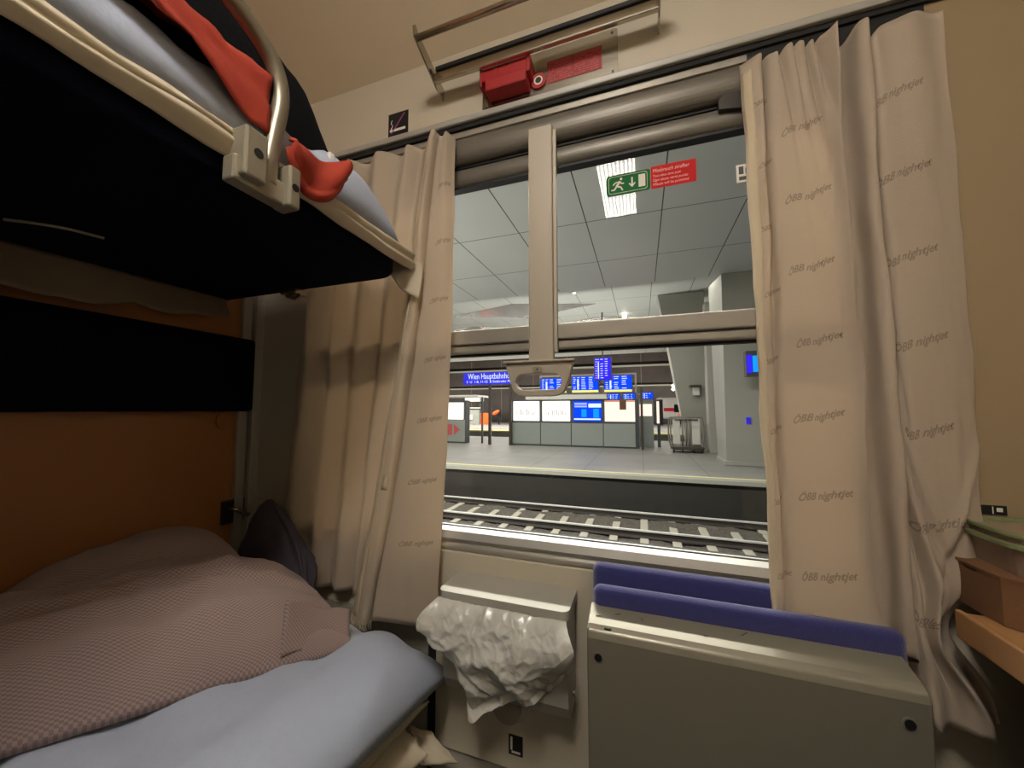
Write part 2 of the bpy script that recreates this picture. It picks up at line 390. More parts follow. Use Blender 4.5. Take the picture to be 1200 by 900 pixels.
def ray_poly(poly, c, th):
    d = (math.cos(th), math.sin(th)); best = None
    for i in range(len(poly)):
        a = poly[i]; b = poly[(i+1) % len(poly)]; ex, ey = b[0]-a[0], b[1]-a[1]
        den = d[0]*ey-d[1]*ex
        if abs(den) < 1e-9: continue
        t = ((a[0]-c[0])*ey-(a[1]-c[1])*ex)/den; s = ((a[0]-c[0])*d[1]-(a[1]-c[1])*d[0])/den
        if t > 0 and -1e-6 <= s <= 1+1e-6: best = t if best is None else min(best, t)
    return (c[0]+d[0]*best, c[1]+d[1]*best)
trap = [(-.338, 1.372), (-.158, 1.372), (-.163, 1.352), (-.176, 1.31), (-.182, 1.296), (-.195, 1.287), (-.215, 1.284), (-.285, 1.284), (-.303, 1.287), (-.315, 1.296), (-.321, 1.31), (-.333, 1.352)]
def rrect(x0, x1, z0, z1, r, k=5):
    out = []
    for cx, cz, a0 in ((x1-r, z1-r, 0), (x0+r, z1-r, 90), (x0+r, z0+r, 180), (x1-r, z0+r, 270)):
        for i in range(k+1):
            a = math.radians(a0+90*i/k); out.append((cx+r*math.cos(a), cz+r*math.sin(a)))
    return out
hole = rrect(-.309, -.188, 1.301, 1.342, .019); hc = (-.2485, 1.3215)
N = 96
ph = plate_with_hole([ray_poly(trap, hc, 2*PI*k/N) for k in range(N)], [ray_poly(hole, hc, 2*PI*k/N) for k in range(N)], -.034, .024)
ho = obj('pull_handle', ph, M['pull'], w1)
bv = ho.modifiers.new('edge', 'BEVEL'); bv.width = .002; bv.segments = 2; bv.limit_method = 'ANGLE'
obj('handle_lip', bx(-.342, -.154, -.042, -.008, 1.371, 1.377, .002), M['pull'], w1)
bm = prism([(p[0], -.0365, p[1]) for p in rrect(-.263, -.236, 1.346, 1.36, .0069)], (0, .004, 0)); bm2 = cyl((-.2495, -.037, 1.353), .002, .002)
lk = obj('lock_plate', bm, M['cast'], w1); obj('keyhole', bm2, M['black'], lk)

# ------------------------------------------------------------------ ceiling lamp (gives the room its light; mirrored in the pane)
lt = thing('ceiling_lamp', 'ribbed ceiling lamp mirrored in the upper window pane', 'lamp', (-.11, -1.36, 2.7))
obj('lamp_housing', bx(-.25, .03, -1.74, -.98, 2.682, 2.7, .004), M['frame'], lt)
dif = obj('diffuser', bx(-.105, .105, -.34, .34, -.012, .012, .004), M['lamp']); dif.location = (-.11, -1.36, 2.67); dif.parent = lt; dif.matrix_parent_inverse = Matrix.Translation(lt.location).inverted()

# ================================================================== FITTINGS ABOVE THE WINDOW
rk = thing('luggage_rack', 'narrow metal luggage rack mounted above the window', 'rack', (-.24, 0, 2.22))
obj('back_rail', bx(-.552, .062, -.062, -.048, 2.205, 2.232, .003), M['steel'], rk)
obj('rack_slot', bx(-.545, .058, -.066, -.05, 2.233, 2.246, .002), M['black'], rk)
obj('front_rail', tube([(-.556, -.145, 2.258), (.075, -.145, 2.258)], .0085, 14), M['steel'], rk, smooth=True)
for xx in (-.556, .06):
    bm = prism([(xx, 0, 2.196), (xx, 0, 2.232), (xx, -.05, 2.246), (xx, -.142, 2.276), (xx, -.156, 2.286), (xx, -.164, 2.276), (xx, -.16, 2.25), (xx, -.04, 2.2)], (.004, 0, 0))
    obj('end_bracket', bm, M['steel'], rk)

em = thing('emergency_brake', 'steel wall plate with a red emergency brake box', 'alarm', (-.23, 0, 2.18))
x0, x1, z0, z1 = -.421, -.037, 2.122, 2.196+.06
BXL, BXR = -.408, -.272
plate = prism([(p[0], -.004, p[1]) for p in rrect(x0, x1, 2.117, 2.25, .006)], (0, .004, 0))
obj('backplate', plate, M['steel'], em)
for sx, sz in ((x0+.012, 2.128), (x1-.014, 2.24), (x1-.014, 2.13)):
    obj('screw', cyl((sx, -.0045, sz), .0032, .003, seg=12), M['steel_dark'], em)
bm = bx(BXL, BXR, -.045, -.004, 2.172, 2.212, .004)
hou = obj('brake_housing', bm, M['red'], em)
bm = bx(BXL+.012, BXR-.002, -.05, -.004, 2.138, 2.174, .005); bx(BXR-.004, BXR+.008, -.047, -.004, 2.165, 2.216, .003, bm=bm)
obj('brake_handle', bm, M['red'], em)
for a_, b_, y_a, z_a, z_b in ((BXL-.004, BXL+.003, -.047, 2.158, 2.214), (-.366, -.362, -.0462, 2.176, 2.208), (-.325, -.321, -.0462, 2.176, 2.208)): obj('rib', bx(a_, b_, y_a, -.006, z_a, z_b, .001), M['darkred'], hou)
bm = cyl((-.25, -.006, 2.162), .022, .008, seg=32); rg = obj('key_ring', bm, M['red'], em, smooth=False)
obj('ring_mark', cyl((-.25, -.0105, 2.162), .0125, .001, seg=24), M['ink'], rg); obj('key_hole', cyl((-.25, -.0112, 2.162), .0085, .001, seg=24), M['black'], rg)
lb = obj('instruction_label', bx(-.226, -.078, -.0052, -.004, 2.148, 2.212), M['darkred'], em)
bm = bmesh.new()
for col in (0, 1):
    for r in range(9):
        xx = -.223+col*.073; zz = 2.208-r*.0066
        while xx < -.223+col*.073+.062:
            wl = random.uniform(.004, .012)
            if random.random() < .88: bx(xx, xx+wl, -.0056, -.0052, zz-.0022, zz, bm=bm)
            xx += wl+.0025
obj('printed_lines', bm, M['arrow'], lb)

sg = obj('no_smoking_sticker', bx(-.755, -.68, -.0015, 0, 2.13, 2.205), M['black']); tag(sg, 'small black no smoking sticker on the wall above the left curtain', 'sticker')
bm = bx(-.748, -.69, -.0022, -.0015, 2.143, 2.151); obj('cigarette', bm, M['ink'], sg)
bm = prism([(-.745, -.0025, 2.137), (-.741, -.0025, 2.136), (-.692, -.0025, 2.197), (-.696, -.0025, 2.199)], (0, .001, 0)); obj('slash', bm, M['purple'], sg)
bm = prism([(-.749+.004*math.cos(a)+.001*i, -.0024, 2.165+i*.006+.004*math.sin(a)) for i, a in enumerate([0, 1, 2, 3, 4, 5])], (0, .0008, 0)); bm.free()
obj('smoke', tube(smooth_path([(-.744, -.002, 2.153), (-.738, -.002, 2.163), (-.744, -.002, 2.172), (-.74, -.002, 2.182)]), .0012, 6), M['ink'], sg)

# stickers on the pane
gy = .0345
st = obj('exit_sticker', prism([(p[0], gy, p[1]) for p in rrect(-.075, .035, 1.816, 1.872, .007)], (0, .001, 0)), M['green']); tag(st, 'green emergency exit sticker with running man on the upper pane', 'sticker')
bm = plate_with_hole(*[[ray_poly(rrect(-.0695+e, .0275-e, 1.8205+e, 1.8675-e, .005), (-.021, 1.844), 2*PI*k/64) for k in range(64)] for e in (0, .0009)], gy-.0006, .0005)
obj('border_line', bm, M['ink'], st)
bm = bx(.006, .0225, gy-.0006, gy-.0001, 1.828, 1.861); obj('door_symbol', bm, M['ink'], st)
bm = bx(-.0118, -.0082, gy-.0006, gy-.0001, 1.836, 1.858); prism([(-.0185, gy-.0006, 1.841), (-.0165, gy-.0006, 1.8435), (-.01, gy-.0006, 1.8365), (-.0035, gy-.0006, 1.8435), (-.0015, gy-.0006, 1.841), (-.01, gy-.0006, 1.831)], (0, .0004, 0), bm); obj('arrow', bm, M['ink'], st)
def limb(bm, a, b, w):
    a = Vector(a); b = Vector(b); d = (b-a).normalized(); n_ = Vector((-d.y, d.x))*w/2
    prism([(q.x, gy-.0006, q.y) for q in (a-n_, b-n_, b+n_, a+n_)], (0, .0005, 0), bm)
bm = cyl((-.0375, gy-.0004, 1.8585), .0032, .0005, seg=16)
O = lambda x, z: (-.046+x, 1.843+z)
for a, b, w in ((O(.006,.010), O(-.003,-.003), .006), (O(-.003,-.003), O(.008,-.007), .004), (O(.008,-.007), O(.012,-.016), .0036), (O(-.003,-.003), O(-.009,-.012), .004), (O(-.009,-.012), O(-.017,-.012), .0034), (O(.005,.009), O(-.007,.007), .003), (O(-.007,.007), O(-.012,.001), .003), (O(.006,.009), O(.01,.002), .003), (O(.01,.002), O(.016,.003), .003)):
    limb(bm, a, b, w)
obj('running_man', bm, M['ink'], st)
st = obj('warning_sticker', prism([(p[0], gy, p[1]) for p in rrect(.036, .142, 1.816, 1.875, .004)], (0, .001, 0)), M['redfilm']); tag(st, 'red warning sticker with pink text on the upper pane', 'sticker')
bm = text_on_wall('Missbrauch strafbar', .0135, .041, gy-.0002, 1.858, .0003, .2, fit=.086)
for i, s in enumerate(('Tout abus sera puni', 'Ogni abuso verrà punito', 'Misuse will be punished')):
    text_on_wall(s, .0095, .041, gy-.0002, 1.8455-i*.0112, .0002, .2, fit=(.066, .082, .084)[i], bm=bm)
obj('printed_text', bm, M['pinkink'], st)
st = obj('info_sticker', bx(.228, .262, gy, gy+.001, 1.792, 1.836), M['ink']); tag(st, 'small white sticker at the right edge of the upper pane', 'sticker')
bm = bx(.233, .243, gy-.0005, gy, 1.812, 1.831); bx(.233, .256, gy-.0005, gy, 1.797, 1.806, bm=bm); bx(.247, .256, gy-.0005, gy, 1.812, 1.826, bm=bm); obj('printed_text', bm, M['kiosk_frame'], st)
# pelmet end fitting seen dark at the top right of the window
ft = obj('blind_guide', prism([(.19, .0, 1.985), (.205, .0, 2.0), (.26, .0, 2.004), (.26, .0, 1.95), (.19, .0, 1.962)], (0, .03, 0)), M['steel_dark']); tag(ft, 'dark metal blind guide at the top right of the window', 'fitting')

# ================================================================== CURTAINS
def curtain(name, label, top, keys, ztop, zbot, nu=150, nv=90, seed=0, hang=None, wr=.004):
    """keys: (u, x_top, x_bottom, y_top, y_bottom); ztop(u), zbot(u)"""
    def f(u, v):
        xt, xb, yt, yb = interp(keys, u)
        e = v**.85
        # cloth gathered under the track relaxes within the first hand's breadth
        g = math.exp(-v*9)
        x = xt+(xb-xt)*e; y = yt+(yb-yt)*v
        zt = ztop(u); zb = zbot(u); z = zt+(zb-zt)*v
        n1 = fbm((x*3+seed, v*2.2, seed), 2.2)
        y += wr*n1*(.4+v)+g*.005*math.sin(u*38+seed)
        x += .006*fbm((u*5, v*3, seed+9), 2)*ss(0, .2, v)
        if hang: x, y, z = hang(u, v, x, y, z)
        return V(x, y, z)
    o = obj(name, grid(f, nu, nv), M['curtain'], None, True, solid=.0016)
    tag(o, label, 'curtain'); return o, f
def print_on(f, parent, spots, size, word='ÖBB nightjet', width=.1, off=-.0022, flip=False):
    """woven lettering that follows the cloth surface"""
    allb = bmesh.new()
    for (u0, v0, du, dv, ang) in spots:
        t = text_bm(word, size, shear=.35, bold=.00045)
        bmesh.ops.triangulate(t, faces=t.faces)
        bmesh.ops.subdivide_edges(t, edges=[e for e in t.edges if e.calc_length() > .012], cuts=1)
        for v in t.verts:
            a = v.co.x/width; b = v.co.y/width
            u = u0+du*a; vv = v0-dv*b-ang*a
            u = min(max(u, .002), .998); vv = min(max(vv, .0), .998)
            p = f(u, vv); e = .003
            n = (f(min(u+e, 1), vv)-f(max(u-e, 0), vv)).cross(f(u, min(vv+e, 1))-f(u, max(vv-e, 0))).normalized()
            if n.y > 0: n = -n
            v.co = p+n*.0016
        me = bpy.data.meshes.new('x'); t.to_mesh(me); t.free(); allb.from_mesh(me); bpy.data.meshes.remove(me)
    return obj('printed_lettering', allb, M['curtain_print'], parent)

# right curtain: leading panel, deep pleat, folded strip, wide panel with a tail caught below
kr = [(0,.228,.237,-.030,-.060),(.05,.262,.252,-.050,-.066),(.085,.272,.256,-.022,-.056),(.13,.285,.27,-.048,-.066),(.26,.33,.315,-.054,-.068),(.38,.372,.375,-.056,-.072),(.42,.388,.394,-.076,-.080),
      (.452,.368,.378,-.010,-.040),(.492,.420,.422,-.010,-.040),(.53,.430,.430,-.056,-.074),(.575,.446,.446,-.064,-.078),(.60,.440,.446,-.022,-.050),(.64,.452,.458,-.030,-.054),(.73,.463,.478,-.050,-.068),(.87,.525,.525,-.044,-.062),(1,.579,.568,-.028,-.045)]
def zb_r(u): return .828-.01*ss(0,.4,u)-.118*ss(.55,.72,u)+.012*ss(.9,1,u)
def hang_r(u, v, x, y, z):
    k = ss(.5, 1, u)
    pinch = math.exp(-((v-.885)/.055)**2)
    x += -.060*pinch*ss(.6, 1, u)
    # bunched cloth under the track
    y += .010*math.sin(u*40)*math.exp(-v*9)*ss(.12,.22,u)*(1-ss(.44,.52,u))
    for uc_, wd_, am_ in ((.19,.014,.020),(.25,.010,.016),(.31,.013,.024),(.36,.010,.018)): y += am_*math.exp(-((u-uc_-.30*v)/wd_)**2)*math.exp(-v*8)
    z += -.02*math.exp(-((u-.68)/.07)**2)*(1-v)**10
    # sagging creases across the outer panel
    def crease(uc, vc, sl, wu, wv, amp): return amp*math.exp(-((v-vc-(u-uc)*sl)/wv)**2)*math.exp(-((u-uc)/wu)**2)
    y += crease(.74,.70,.9,.10,.014,-.016)+crease(.76,.725,.9,.10,.02,.016)+crease(.9,.715,-.7,.09,.016,-.014)+crease(.86,.76,-.9,.08,.02,.010)
    y += crease(.70,.80,1.4,.09,.03,.014)+crease(.8,.86,1.2,.12,.025,-.012)+crease(.88,.95,1.1,.1,.03,-.010)
    y += .012*math.sin(u*34)*ss(.86, 1, v)*ss(.6,.7,u)
    return x, y, z
cr, fr = curtain('curtain', 'beige patterned curtain hanging on the right side of the window', 0, kr, lambda u: 2.030-.010*math.exp(-((u-.69)/.06)**2)+.006*ss(.8,1,u)-.004*math.sin(u*50)*(u < .5), zb_r, seed=3.1, hang=hang_r)
spots = []
for col, (u0, du) in enumerate(((.17, .23), (.66, .26))):
    for r in range(7): spots.append((u0+.012*(r % 2), (.13 if col else .17)+r*.125, du, .105, .02))
for r in range(8): spots.append((.02+.012*(r % 2), .10+r*.118, .11, .075, .012))
print_on(fr, cr, spots, .0165, width=.105)
# stitched side hem
def hem(f, parent, u0, u1, name='side_hem'):
    o = grid(lambda a, b: f(u0+(u1-u0)*a, .02+b*.97)+V(0, -.002, 0), 3, 90); return obj(name, o, M['hem'], parent, True, solid=.001)
hem(fr, cr, .004, .028)

# left curtain
kl = [(0,-1.0,-1.10,-.028,-.04),(.08,-.95,-1.05,-.052,-.06),(.16,-.905,-.995,-.022,-.025),(.24,-.86,-.95,-.052,-.06),(.32,-.81,-.905,-.024,-.028),(.40,-.75,-.865,-.052,-.052),(.48,-.69,-.825,-.022,-.024),(.55,-.645,-.80,-.050,-.05),
      (.61,-.610,-.79,-.02,-.03),(.655,-.565,-.785,-.064,-.07),(.71,-.540,-.728,-.080,-.086),(.735,-.535,-.722,-.05,-.05),(.755,-.532,-.708,-.012,-.014),(.785,-.536,-.712,-.052,-.074),(.82,-.525,-.68,-.056,-.074),(.90,-.51,-.60,-.052,-.066),(1,-.497,-.525,-.030,-.05)]
def zb_l(u): return .715-.05*ss(.55,.66,u)+.012*ss(.76,.8,u)
def hang_l(u, v, x, y, z):
    k = ss(.55, .64, u)
    # the leading fold stays nearly vertical until half way, then swings left
    x += .030*math.sin(v*PI)*k*(1-ss(.85, 1, u)*.6)
    return x, y, z
cl, fl = curtain('curtain', 'beige curtain hanging on the left side of the window beside the bunks', 0, kl, lambda u: 2.048-.010*abs(math.sin(u*PI*4.5))-.003*math.sin(u*31), zb_l, seed=8.2, hang=hang_l)
spots = [(.24, .16+.12*r, .22, .08, .01) for r in range(2)]+[(.84, .12+.122*r, .14, .08, .01) for r in range(7)]
print_on(fl, cl, spots, .0165, width=.105)
hem(fl, cl, .665, .68)
bm = grid(lambda a, b: fl(.688+.022*a, .705+b*.03)+V(0, -.003, 0), 3, 3); obj('fabric_patch', bm, M['hem'], cl, True, solid=.001)
bm = bmesh.new()
for i in range(16):
    u = .64+.085*i/15; p = fl(u, .995); add_tube(bm, [p+V(0,0,.004), p+V(random.uniform(-.003,.003),-.002,-.012), p+V(random.uniform(-.006,.006),0,-random.uniform(.018,.028))], [.0012,.001,.0006], 5)
obj('fringe', bm, M['hem'], cl)
p = fl(.67, 1)
cdm = tube(smooth_path([p+V(.012,-.005,-.012), p+V(.012,-.012,-.045), p+V(.0,-.014,-.075), p+V(.012,-.02,-.098), p+V(.03,-.02,-.125)]), .0035, 8)
cdo = obj('tie_cord', cdm, M['cord'], cl, True)

# ================================================================== UPPER BUNK
ub = thing('upper_bunk', 'dark navy upper bunk berth with metal guard rail', 'bunk', (-.93, -1.0, 1.6))
BX0, BX1, BY0, BY1 = LW+.005, -.588, -2.0, -.125
def slab_outline(off=0, r=.07):
    out = [(BX0, BY0), (BX1-off, BY0)]
    for k in range(9):
        a = PI/2*k/8; out.append((BX1-off-r+r*math.cos(a), BY1-off-r+r*math.sin(a)))
    out.append((BX0, BY1-off)); return out
bm = prism([(x, y, 1.603) for x, y in slab_outline(.004)], (0, 0, .048))
o = obj('berth_board', bm, M['navy'], ub); b_ = o.modifiers.new('edge', 'BEVEL'); b_.width = .012; b_.segments = 3; b_.limit_method = 'ANGLE'
bm = prism([(x, y, 1.648) for x, y in slab_outline(.012)], (0, 0, .03)); obj('mattress', bm, M['cream'], ub)
# seam / strap under the berth
bm = tube(smooth_path([at(5,256,z=1.6)+V(0,0,-.002), at(40,259,z=1.6)+V(0,0,-.004), at(80,266,z=1.6)+V(0,0,-.004), at(122,278,z=1.6)+V(0,0,-.002)]), .0028, 6)
obj('strap', bm, M['cast'], ub)
# guard rail
gp = smooth_path([(-.572,-.528,1.618),(-.572,-.528,1.66),(-.572,-.520,1.72),(-.572,-.513,1.775),(-.572,-.520,1.815),(-.572,-.545,1.845),(-.572,-.60,1.868),(-.572,-.70,1.876),(-.572,-1.1,1.876),(-.572,-1.28,1.87),(-.572,-1.35,1.83),(-.572,-1.365,1.75),(-.572,-1.36,1.62)], 6)
obj('guard_rail', tube(gp, .0135, 16), M['tube'], ub, True)
for yy in (-.528, -1.36):
    bk = bx(-.587, -.560, yy-.062, yy+.036, 1.592, 1.632, .004)
    bkt = obj('rail_bracket', bk, M['cast'], ub)
    l1 = bx(-.586, -.546, yy-.056, yy-.020, 1.60, 1.678, .004); obj('lug', l1, M['cast'], bkt)
    l2 = bx(-.586, -.546, yy+.018, yy+.040, 1.59, 1.662, .004); obj('lug', l2, M['cast'], bkt)
    obj('bolt_hole', cyl((-.5462, yy-.036, 1.642), .0075, .002, 'x', 20), M['black'], bkt); obj('bolt_hole', cyl((-.5462, yy+.029, 1.625), .0065, .002, 'x', 20), M['black'], bkt)
# latch under the window end
bm = bx(-.99, -.93, -.17, -.125, 1.585, 1.603, .003); add_tube(bm, [(-.985,-.15,1.585),(-.955,-.15,1.575),(-.93,-.15,1.585)], .005, 8); obj('latch', bm, M['steel'], ub)

# cream sheet wrapped along the berth edge with a hanging corner
def sheetf(u, v):
    # path along the edge from the far end to near; v across: top -> over the edge
    y = BY1+.02-u*1.86
    w = .010*fbm((y*3, v, 2.0), 2.0)
    prof = [(-.66, 1.678), (-.60, 1.681), (-.582, 1.679), (-.575, 1.670), (-.581, 1.661), (-.573, 1.652+.003*math.sin(y*9)), (-.578, 1.643), (-.586, 1.635+.004*math.sin(y*13+1))]
    t = v*(len(prof)-1); i = min(int(t), len(prof)-2); k = t-i
    x = prof[i][0]*(1-k)+prof[i+1][0]*k; z = prof[i][1]*(1-k)+prof[i+1][1]*k
    z += .006*math.sin(y*7)*(v > .5)*.5
    return V(x+w*.35, y, z+w*.4)
sh = obj('bed_sheet', grid(sheetf, 110, 21), M['cream'], None, True, solid=.003); tag(sh, 'cream sheet edge tucked over the side of the upper bunk', 'sheet')
def tailf(u, v):
    a = V(-.64, -.118, 1.682); b = V(-.566, -.085, 1.655)
    p = a.lerp(b, u); drop = (.055+.05*u)*v
    return p+V(.004*math.sin(u*9)+.012*v*(1-u)*-1, .006*math.sin(u*7+v*3)-.012*v*u, -drop-.012*math.sin(u*PI)*v)
obj('hanging_corner', grid(tailf, 14, 10), M['cream'], sh, True, solid=.003)
# linen poking out at the wall side below the berth
def backf(u, v):
    y = -.15-u*.85; x = -1.252+.03*v+.01*math.sin(u*14)*v
    low = [.058, .05, .085, .1, .1, .12, .11, .1][min(7, int(u*7.99))]
    drop = .055+.075*u+.03*abs(((u*4.3+.3)%1)-.5)+.01*abs(math.sin(u*23))
    return V(x, y, 1.604-drop*v)
tg = obj('hanging_linen', grid(backf, 40, 8), M['drab'], None, True, solid=.002); tag(tg, 'crumpled linen hanging down behind the upper bunk along the orange wall', 'linen')

# pale blue duvet on the upper bunk
def heap(name, quad, zf, nu=40, nv=30, mat_=None, base=None, amp=.01, seed=0, ex=4, uvs=None, smooth=True, ns=5, parent=None, rim=.0):
    """soft thing lying on a footprint quad (A,B,C,D): top heights zf(u,v), rounded rim, flat base height"""
    A, B, Cc, D = [Vector(q) for q in quad]
    def shape(u, v, top):
        p = A.lerp(B, u).lerp(D.lerp(Cc, u), v)
        a = abs(2*u-1); b = abs(2*v-1)
        k = (max(0, 1-a**ex)*max(0, 1-b**ex))**.5
        zb = base(u, v) if callable(base) else base
        if top:
            z = zb+(zf(u, v)-zb)*k+amp*k*(fbm((p.x, p.y, seed), ns)+.5*fbm((p.x, p.y, seed+5), ns*2.6))
        else: z = zb-.0*k
        return V(p.x, p.y, z)
    def ease(t): return .5-.5*math.cos(PI*t)*(.6)-.2*math.cos(PI*t) if False else (.5-.5*math.cos(PI*t))*.7+.3*t
    t_ = grid(lambda u, v: shape(ease(u), ease(v), True), nu, nv, uv=uvs)
    b_ = grid(lambda u, v: shape(ease(u), ease(v), False), nu, nv, uv=uvs)
    bmesh.ops.reverse_faces(b_, faces=b_.faces)
    me = bpy.data.meshes.new('x'); b_.to_mesh(me); b_.free(); t_.from_mesh(me); bpy.data.meshes.remove(me)
    bmesh.ops.remove_doubles(t_, verts=t_.verts, dist=.0008)
    return obj(name, t_, mat_, parent, smooth)
o = heap('duvet', [(-.580,-.165),(-1.2,-.14),(-1.2,-1.9),(-.580,-1.9)], lambda u, v: 1.768+.05*math.sin(u*PI)+.04*math.exp(-((v-.075)/.045)**2)*(1-u*.6), 50, 90, M['blue'], 1.672, .022, 2, 20)
tag(o, 'pale blue duvet lying on the upper bunk', 'duvet')

# orange shirt draped over the duvet edge
def shirtf(u, v):
    y = -.532-u*.60
    zl = 1.702+.42*max(0, -.565-y)-.30*max(0, -.75-y)
    front = [(-.566, 1.68), (-.568, 1.75), (-.580, 1.795), (-.62, 1.822), (-.70, 1.845), (-.80, 1.85)]
    # start height runs up the duvet's flank, then over its top
    s0 = max(0, min(1.9, (zl-1.68)/.06)); t = s0+(len(front)-1-s0)*v; i = min(int(t), len(front)-2); k = t-i
    x = front[i][0]*(1-k)+front[i+1][0]*k; z = front[i][1]*(1-k)+front[i+1][1]*k
    w = fbm((y*5+v*2, v*2.5-y*3, 4.0), 1.3, 4)
    ridge = abs(math.sin(y*16+v*5+1.5*math.sin(v*4)))
    return V(x+.010*w+.016*ridge*(.3+v*.5), y, z+.010*w+.012*ridge*v)
s1 = obj('shirt', grid(shirtf, 70, 26), M['shirt'], None, True, solid=.003); tag(s1, 'bright orange shirt draped over the edge of the upper bunk', 'shirt')
def sleevef(u, v):
    # cuff that hangs over the berth edge between bracket and far end
    y = -.505+u*.132
    top = 1.712+.045*u-.018*math.sin(u*PI); bot = 1.700-.062*math.sin(min(1, u*1.05)**.8*PI)-.004
    bot = bot-.0+.02*ss(.8, 1, u)
    z = top+(bot-top)*v
    x = -.558+.012*math.sin(v*PI)-.006*v+.006*math.sin(u*8+v*3)
    # rolled hem
    x += .006*math.exp(-((v-.9)/.08)**2)
    return V(x, y, z)
obj('cuff', grid(sleevef, 24, 18), M['shirt'], s1, True, solid=.006)
# black jacket
def jz(u, v):
    y = -.255-v*1.05
    r = [(0, 1.73), (.04, 1.85), (.12, 1.95), (.22, 2.0), (.4, 2.03), (.7, 2.05), (1, 1.95)]
    for (a, za), (b, zb) in zip(r, r[1:]):
        if v <= b: z = za+(zb-za)*(v-a)/(b-a); break
    return z+.03*math.sin(u*PI)-.12*max(0, .3-u)/.3
o = heap('jacket', [(-.606,-.262),(-.86,-.215),(-.95,-1.25),(-.72,-1.25)], jz, 40, 60, M['jacket'], 1.72, .024, 11, 7)
tag(o, 'black jacket heaped on the upper bunk beside the orange shirt', 'jacket')
obj('white_tag', bx(-.612, -.603, -.375, -.362, 1.765, 1.79, .002), M['white'], o)

# ================================================================== LEFT WALL FITTINGS
o = obj('bolster', bx(LW, LW+.045, -2.0, -.047, 1.245, 1.487, .012, seg=3), M['black_pad'], None, True); tag(o, 'long black padded backrest strip on the orange wall', 'backrest')
o = obj('wall_disc', cyl((LW+.003, -.11, 1.215), .028, .006, 'x', 28), M['orange']); tag(o, 'small round cover disc on the orange wall under the backrest', 'cover')
lt_ = thing('wall_latch', 'dark metal berth latch low at the end of the orange wall', 'latch', (LW, -.07, .92))
obj('latch_plate', bx(LW, LW+.012, -.11, -.04, .88, .955, .003), M['steel_dark'], lt_)
obj('latch_hook', tube(smooth_path([(LW+.015,-.09,.93),(LW+.035,-.08,.925),(LW+.04,-.055,.905),(LW+.03,-.04,.9)]), .007, 10), M['steel'], lt_, True)

# ================================================================== LOWER BUNK
lb_ = thing('lower_bunk', 'lower bunk with cream sheet corners below the pillows', 'bunk', (-.9, -1.0, 0))
obj('berth_base', bx(LW+.005, -.62, -1.98, -.16, .30, .48, .015), M['navy'], lb_)
for yy_ in (-.3, -1.8): obj('support_leg', bx(LW+.05, -.68, yy_-.03, yy_+.03, 0, .305, .004), M['steel_dark'], lb_)
obj('mattress', bx(LW+.005, -.59, -1.98, -.10, .48, .60, .03, seg=4), M['cream'], lb_, True)
def quadsheet(a, b, c, d, amp=.004, n=14, seed=0):
    a, b, c, d = map(Vector, (a, b, c, d))
    return grid(lambda u, v: a.lerp(b, u).lerp(d.lerp(c, u), v)+V(1, .3, .6)*amp*fbm((u*2, v*2, seed), 1.7)*3, n, n)
o = obj('folded_sheet', quadsheet(at(470,835,z=.57), at(502,822,z=.53), at(428,905,z=.50), at(380,910,z=.56), .002), M['cream'], None, True, solid=.004); tag(o, 'folded cream sheet hanging over the corner of the lower bunk', 'sheet')
obj('lower_fold', quadsheet(at(468,848,z=.50), at(503,884,z=.46), at(470,915,z=.42), at(415,915,z=.48), .002, seed=3), M['cream'], o, True, solid=.004)
obj('trailing_corner', quadsheet(at(480,850,z=.46), at(503,858,z=.44), at(538,893,z=.40), at(492,898,z=.41), .002, seed=6), M['cream'], o, True, solid=.004)
o = heap('duvet', [(-.475,-.055),(-1.22,-.055),(-1.24,-1.6),(-.72,-1.55)], lambda u, v: .675+.03*math.sin(min(1,u*1.3)*PI)+.035*math.exp(-((v-.07)/.06)**2-((u-.12)/.14)**2)+.012*math.sin(v*8+u*3)+.012*math.sin(u*34+v*26)*math.exp(-((v-.03)/.05)**2)-.010*math.exp(-((u-.3-v)/.02)**2)*(v < .5), 80, 110, M['blue'], .575, .016, 21, 7)
tag(o, 'pale blue duvet spread over the lower bunk', 'duvet')
o = heap('pillow', [(-.635,-.215),(-1.02,-.045),(-1.268,-1.15),(-1.245,-.97)], lambda u, v: .835+.10*u+.02*math.sin(v*PI)-.020*math.exp(-((u-.34-.10*math.sin(v*5))/.035)**2)*math.exp(-((v-.16)/.14)**2)+.012*math.exp(-((u-.40-.10*math.sin(v*5))/.04)**2)-.018*math.exp(-((u-.62+.2*v)/.03)**2)*math.exp(-((v-.2)/.18)**2)-.016*math.exp(-((v-.10-.10*u)/.022)**2)*ss(.35,.6,u)+.008*math.sin(u*30+v*9), 130, 130, M['check'], .70, .020, 31, 3.0, uvs=(.55,.85))
tag(o, 'large mauve checked duvet crumpled on top of the lower bunk', 'duvet')
fa, fb, fc, fd_ = at(338,702,z=.835), at(410,717,z=.742), at(409,748,z=.712), at(330,768,z=.728)
obj('folded_corner', grid(lambda u, v: fa.lerp(fb, u).lerp(fd_.lerp(fc, u), v)+V(0,-.004,.010*math.sin(v*PI)*(.3+u)+.004*math.sin(u*9)), 16, 14, uv=(.14,.09)), M['check'], o, True, solid=.012)
o2 = heap('pillow', [(-1.02,-.19),(-1.26,-.15),(-1.262,-.60),(-1.1,-.62)], lambda u, v: .955-.02*v, 30, 30, M['check'], .80, .012, 37, 2.4, uvs=(.3,.45))
tag(o2, 'mauve pillow squeezed between the checked duvet and the orange wall', 'pillow')
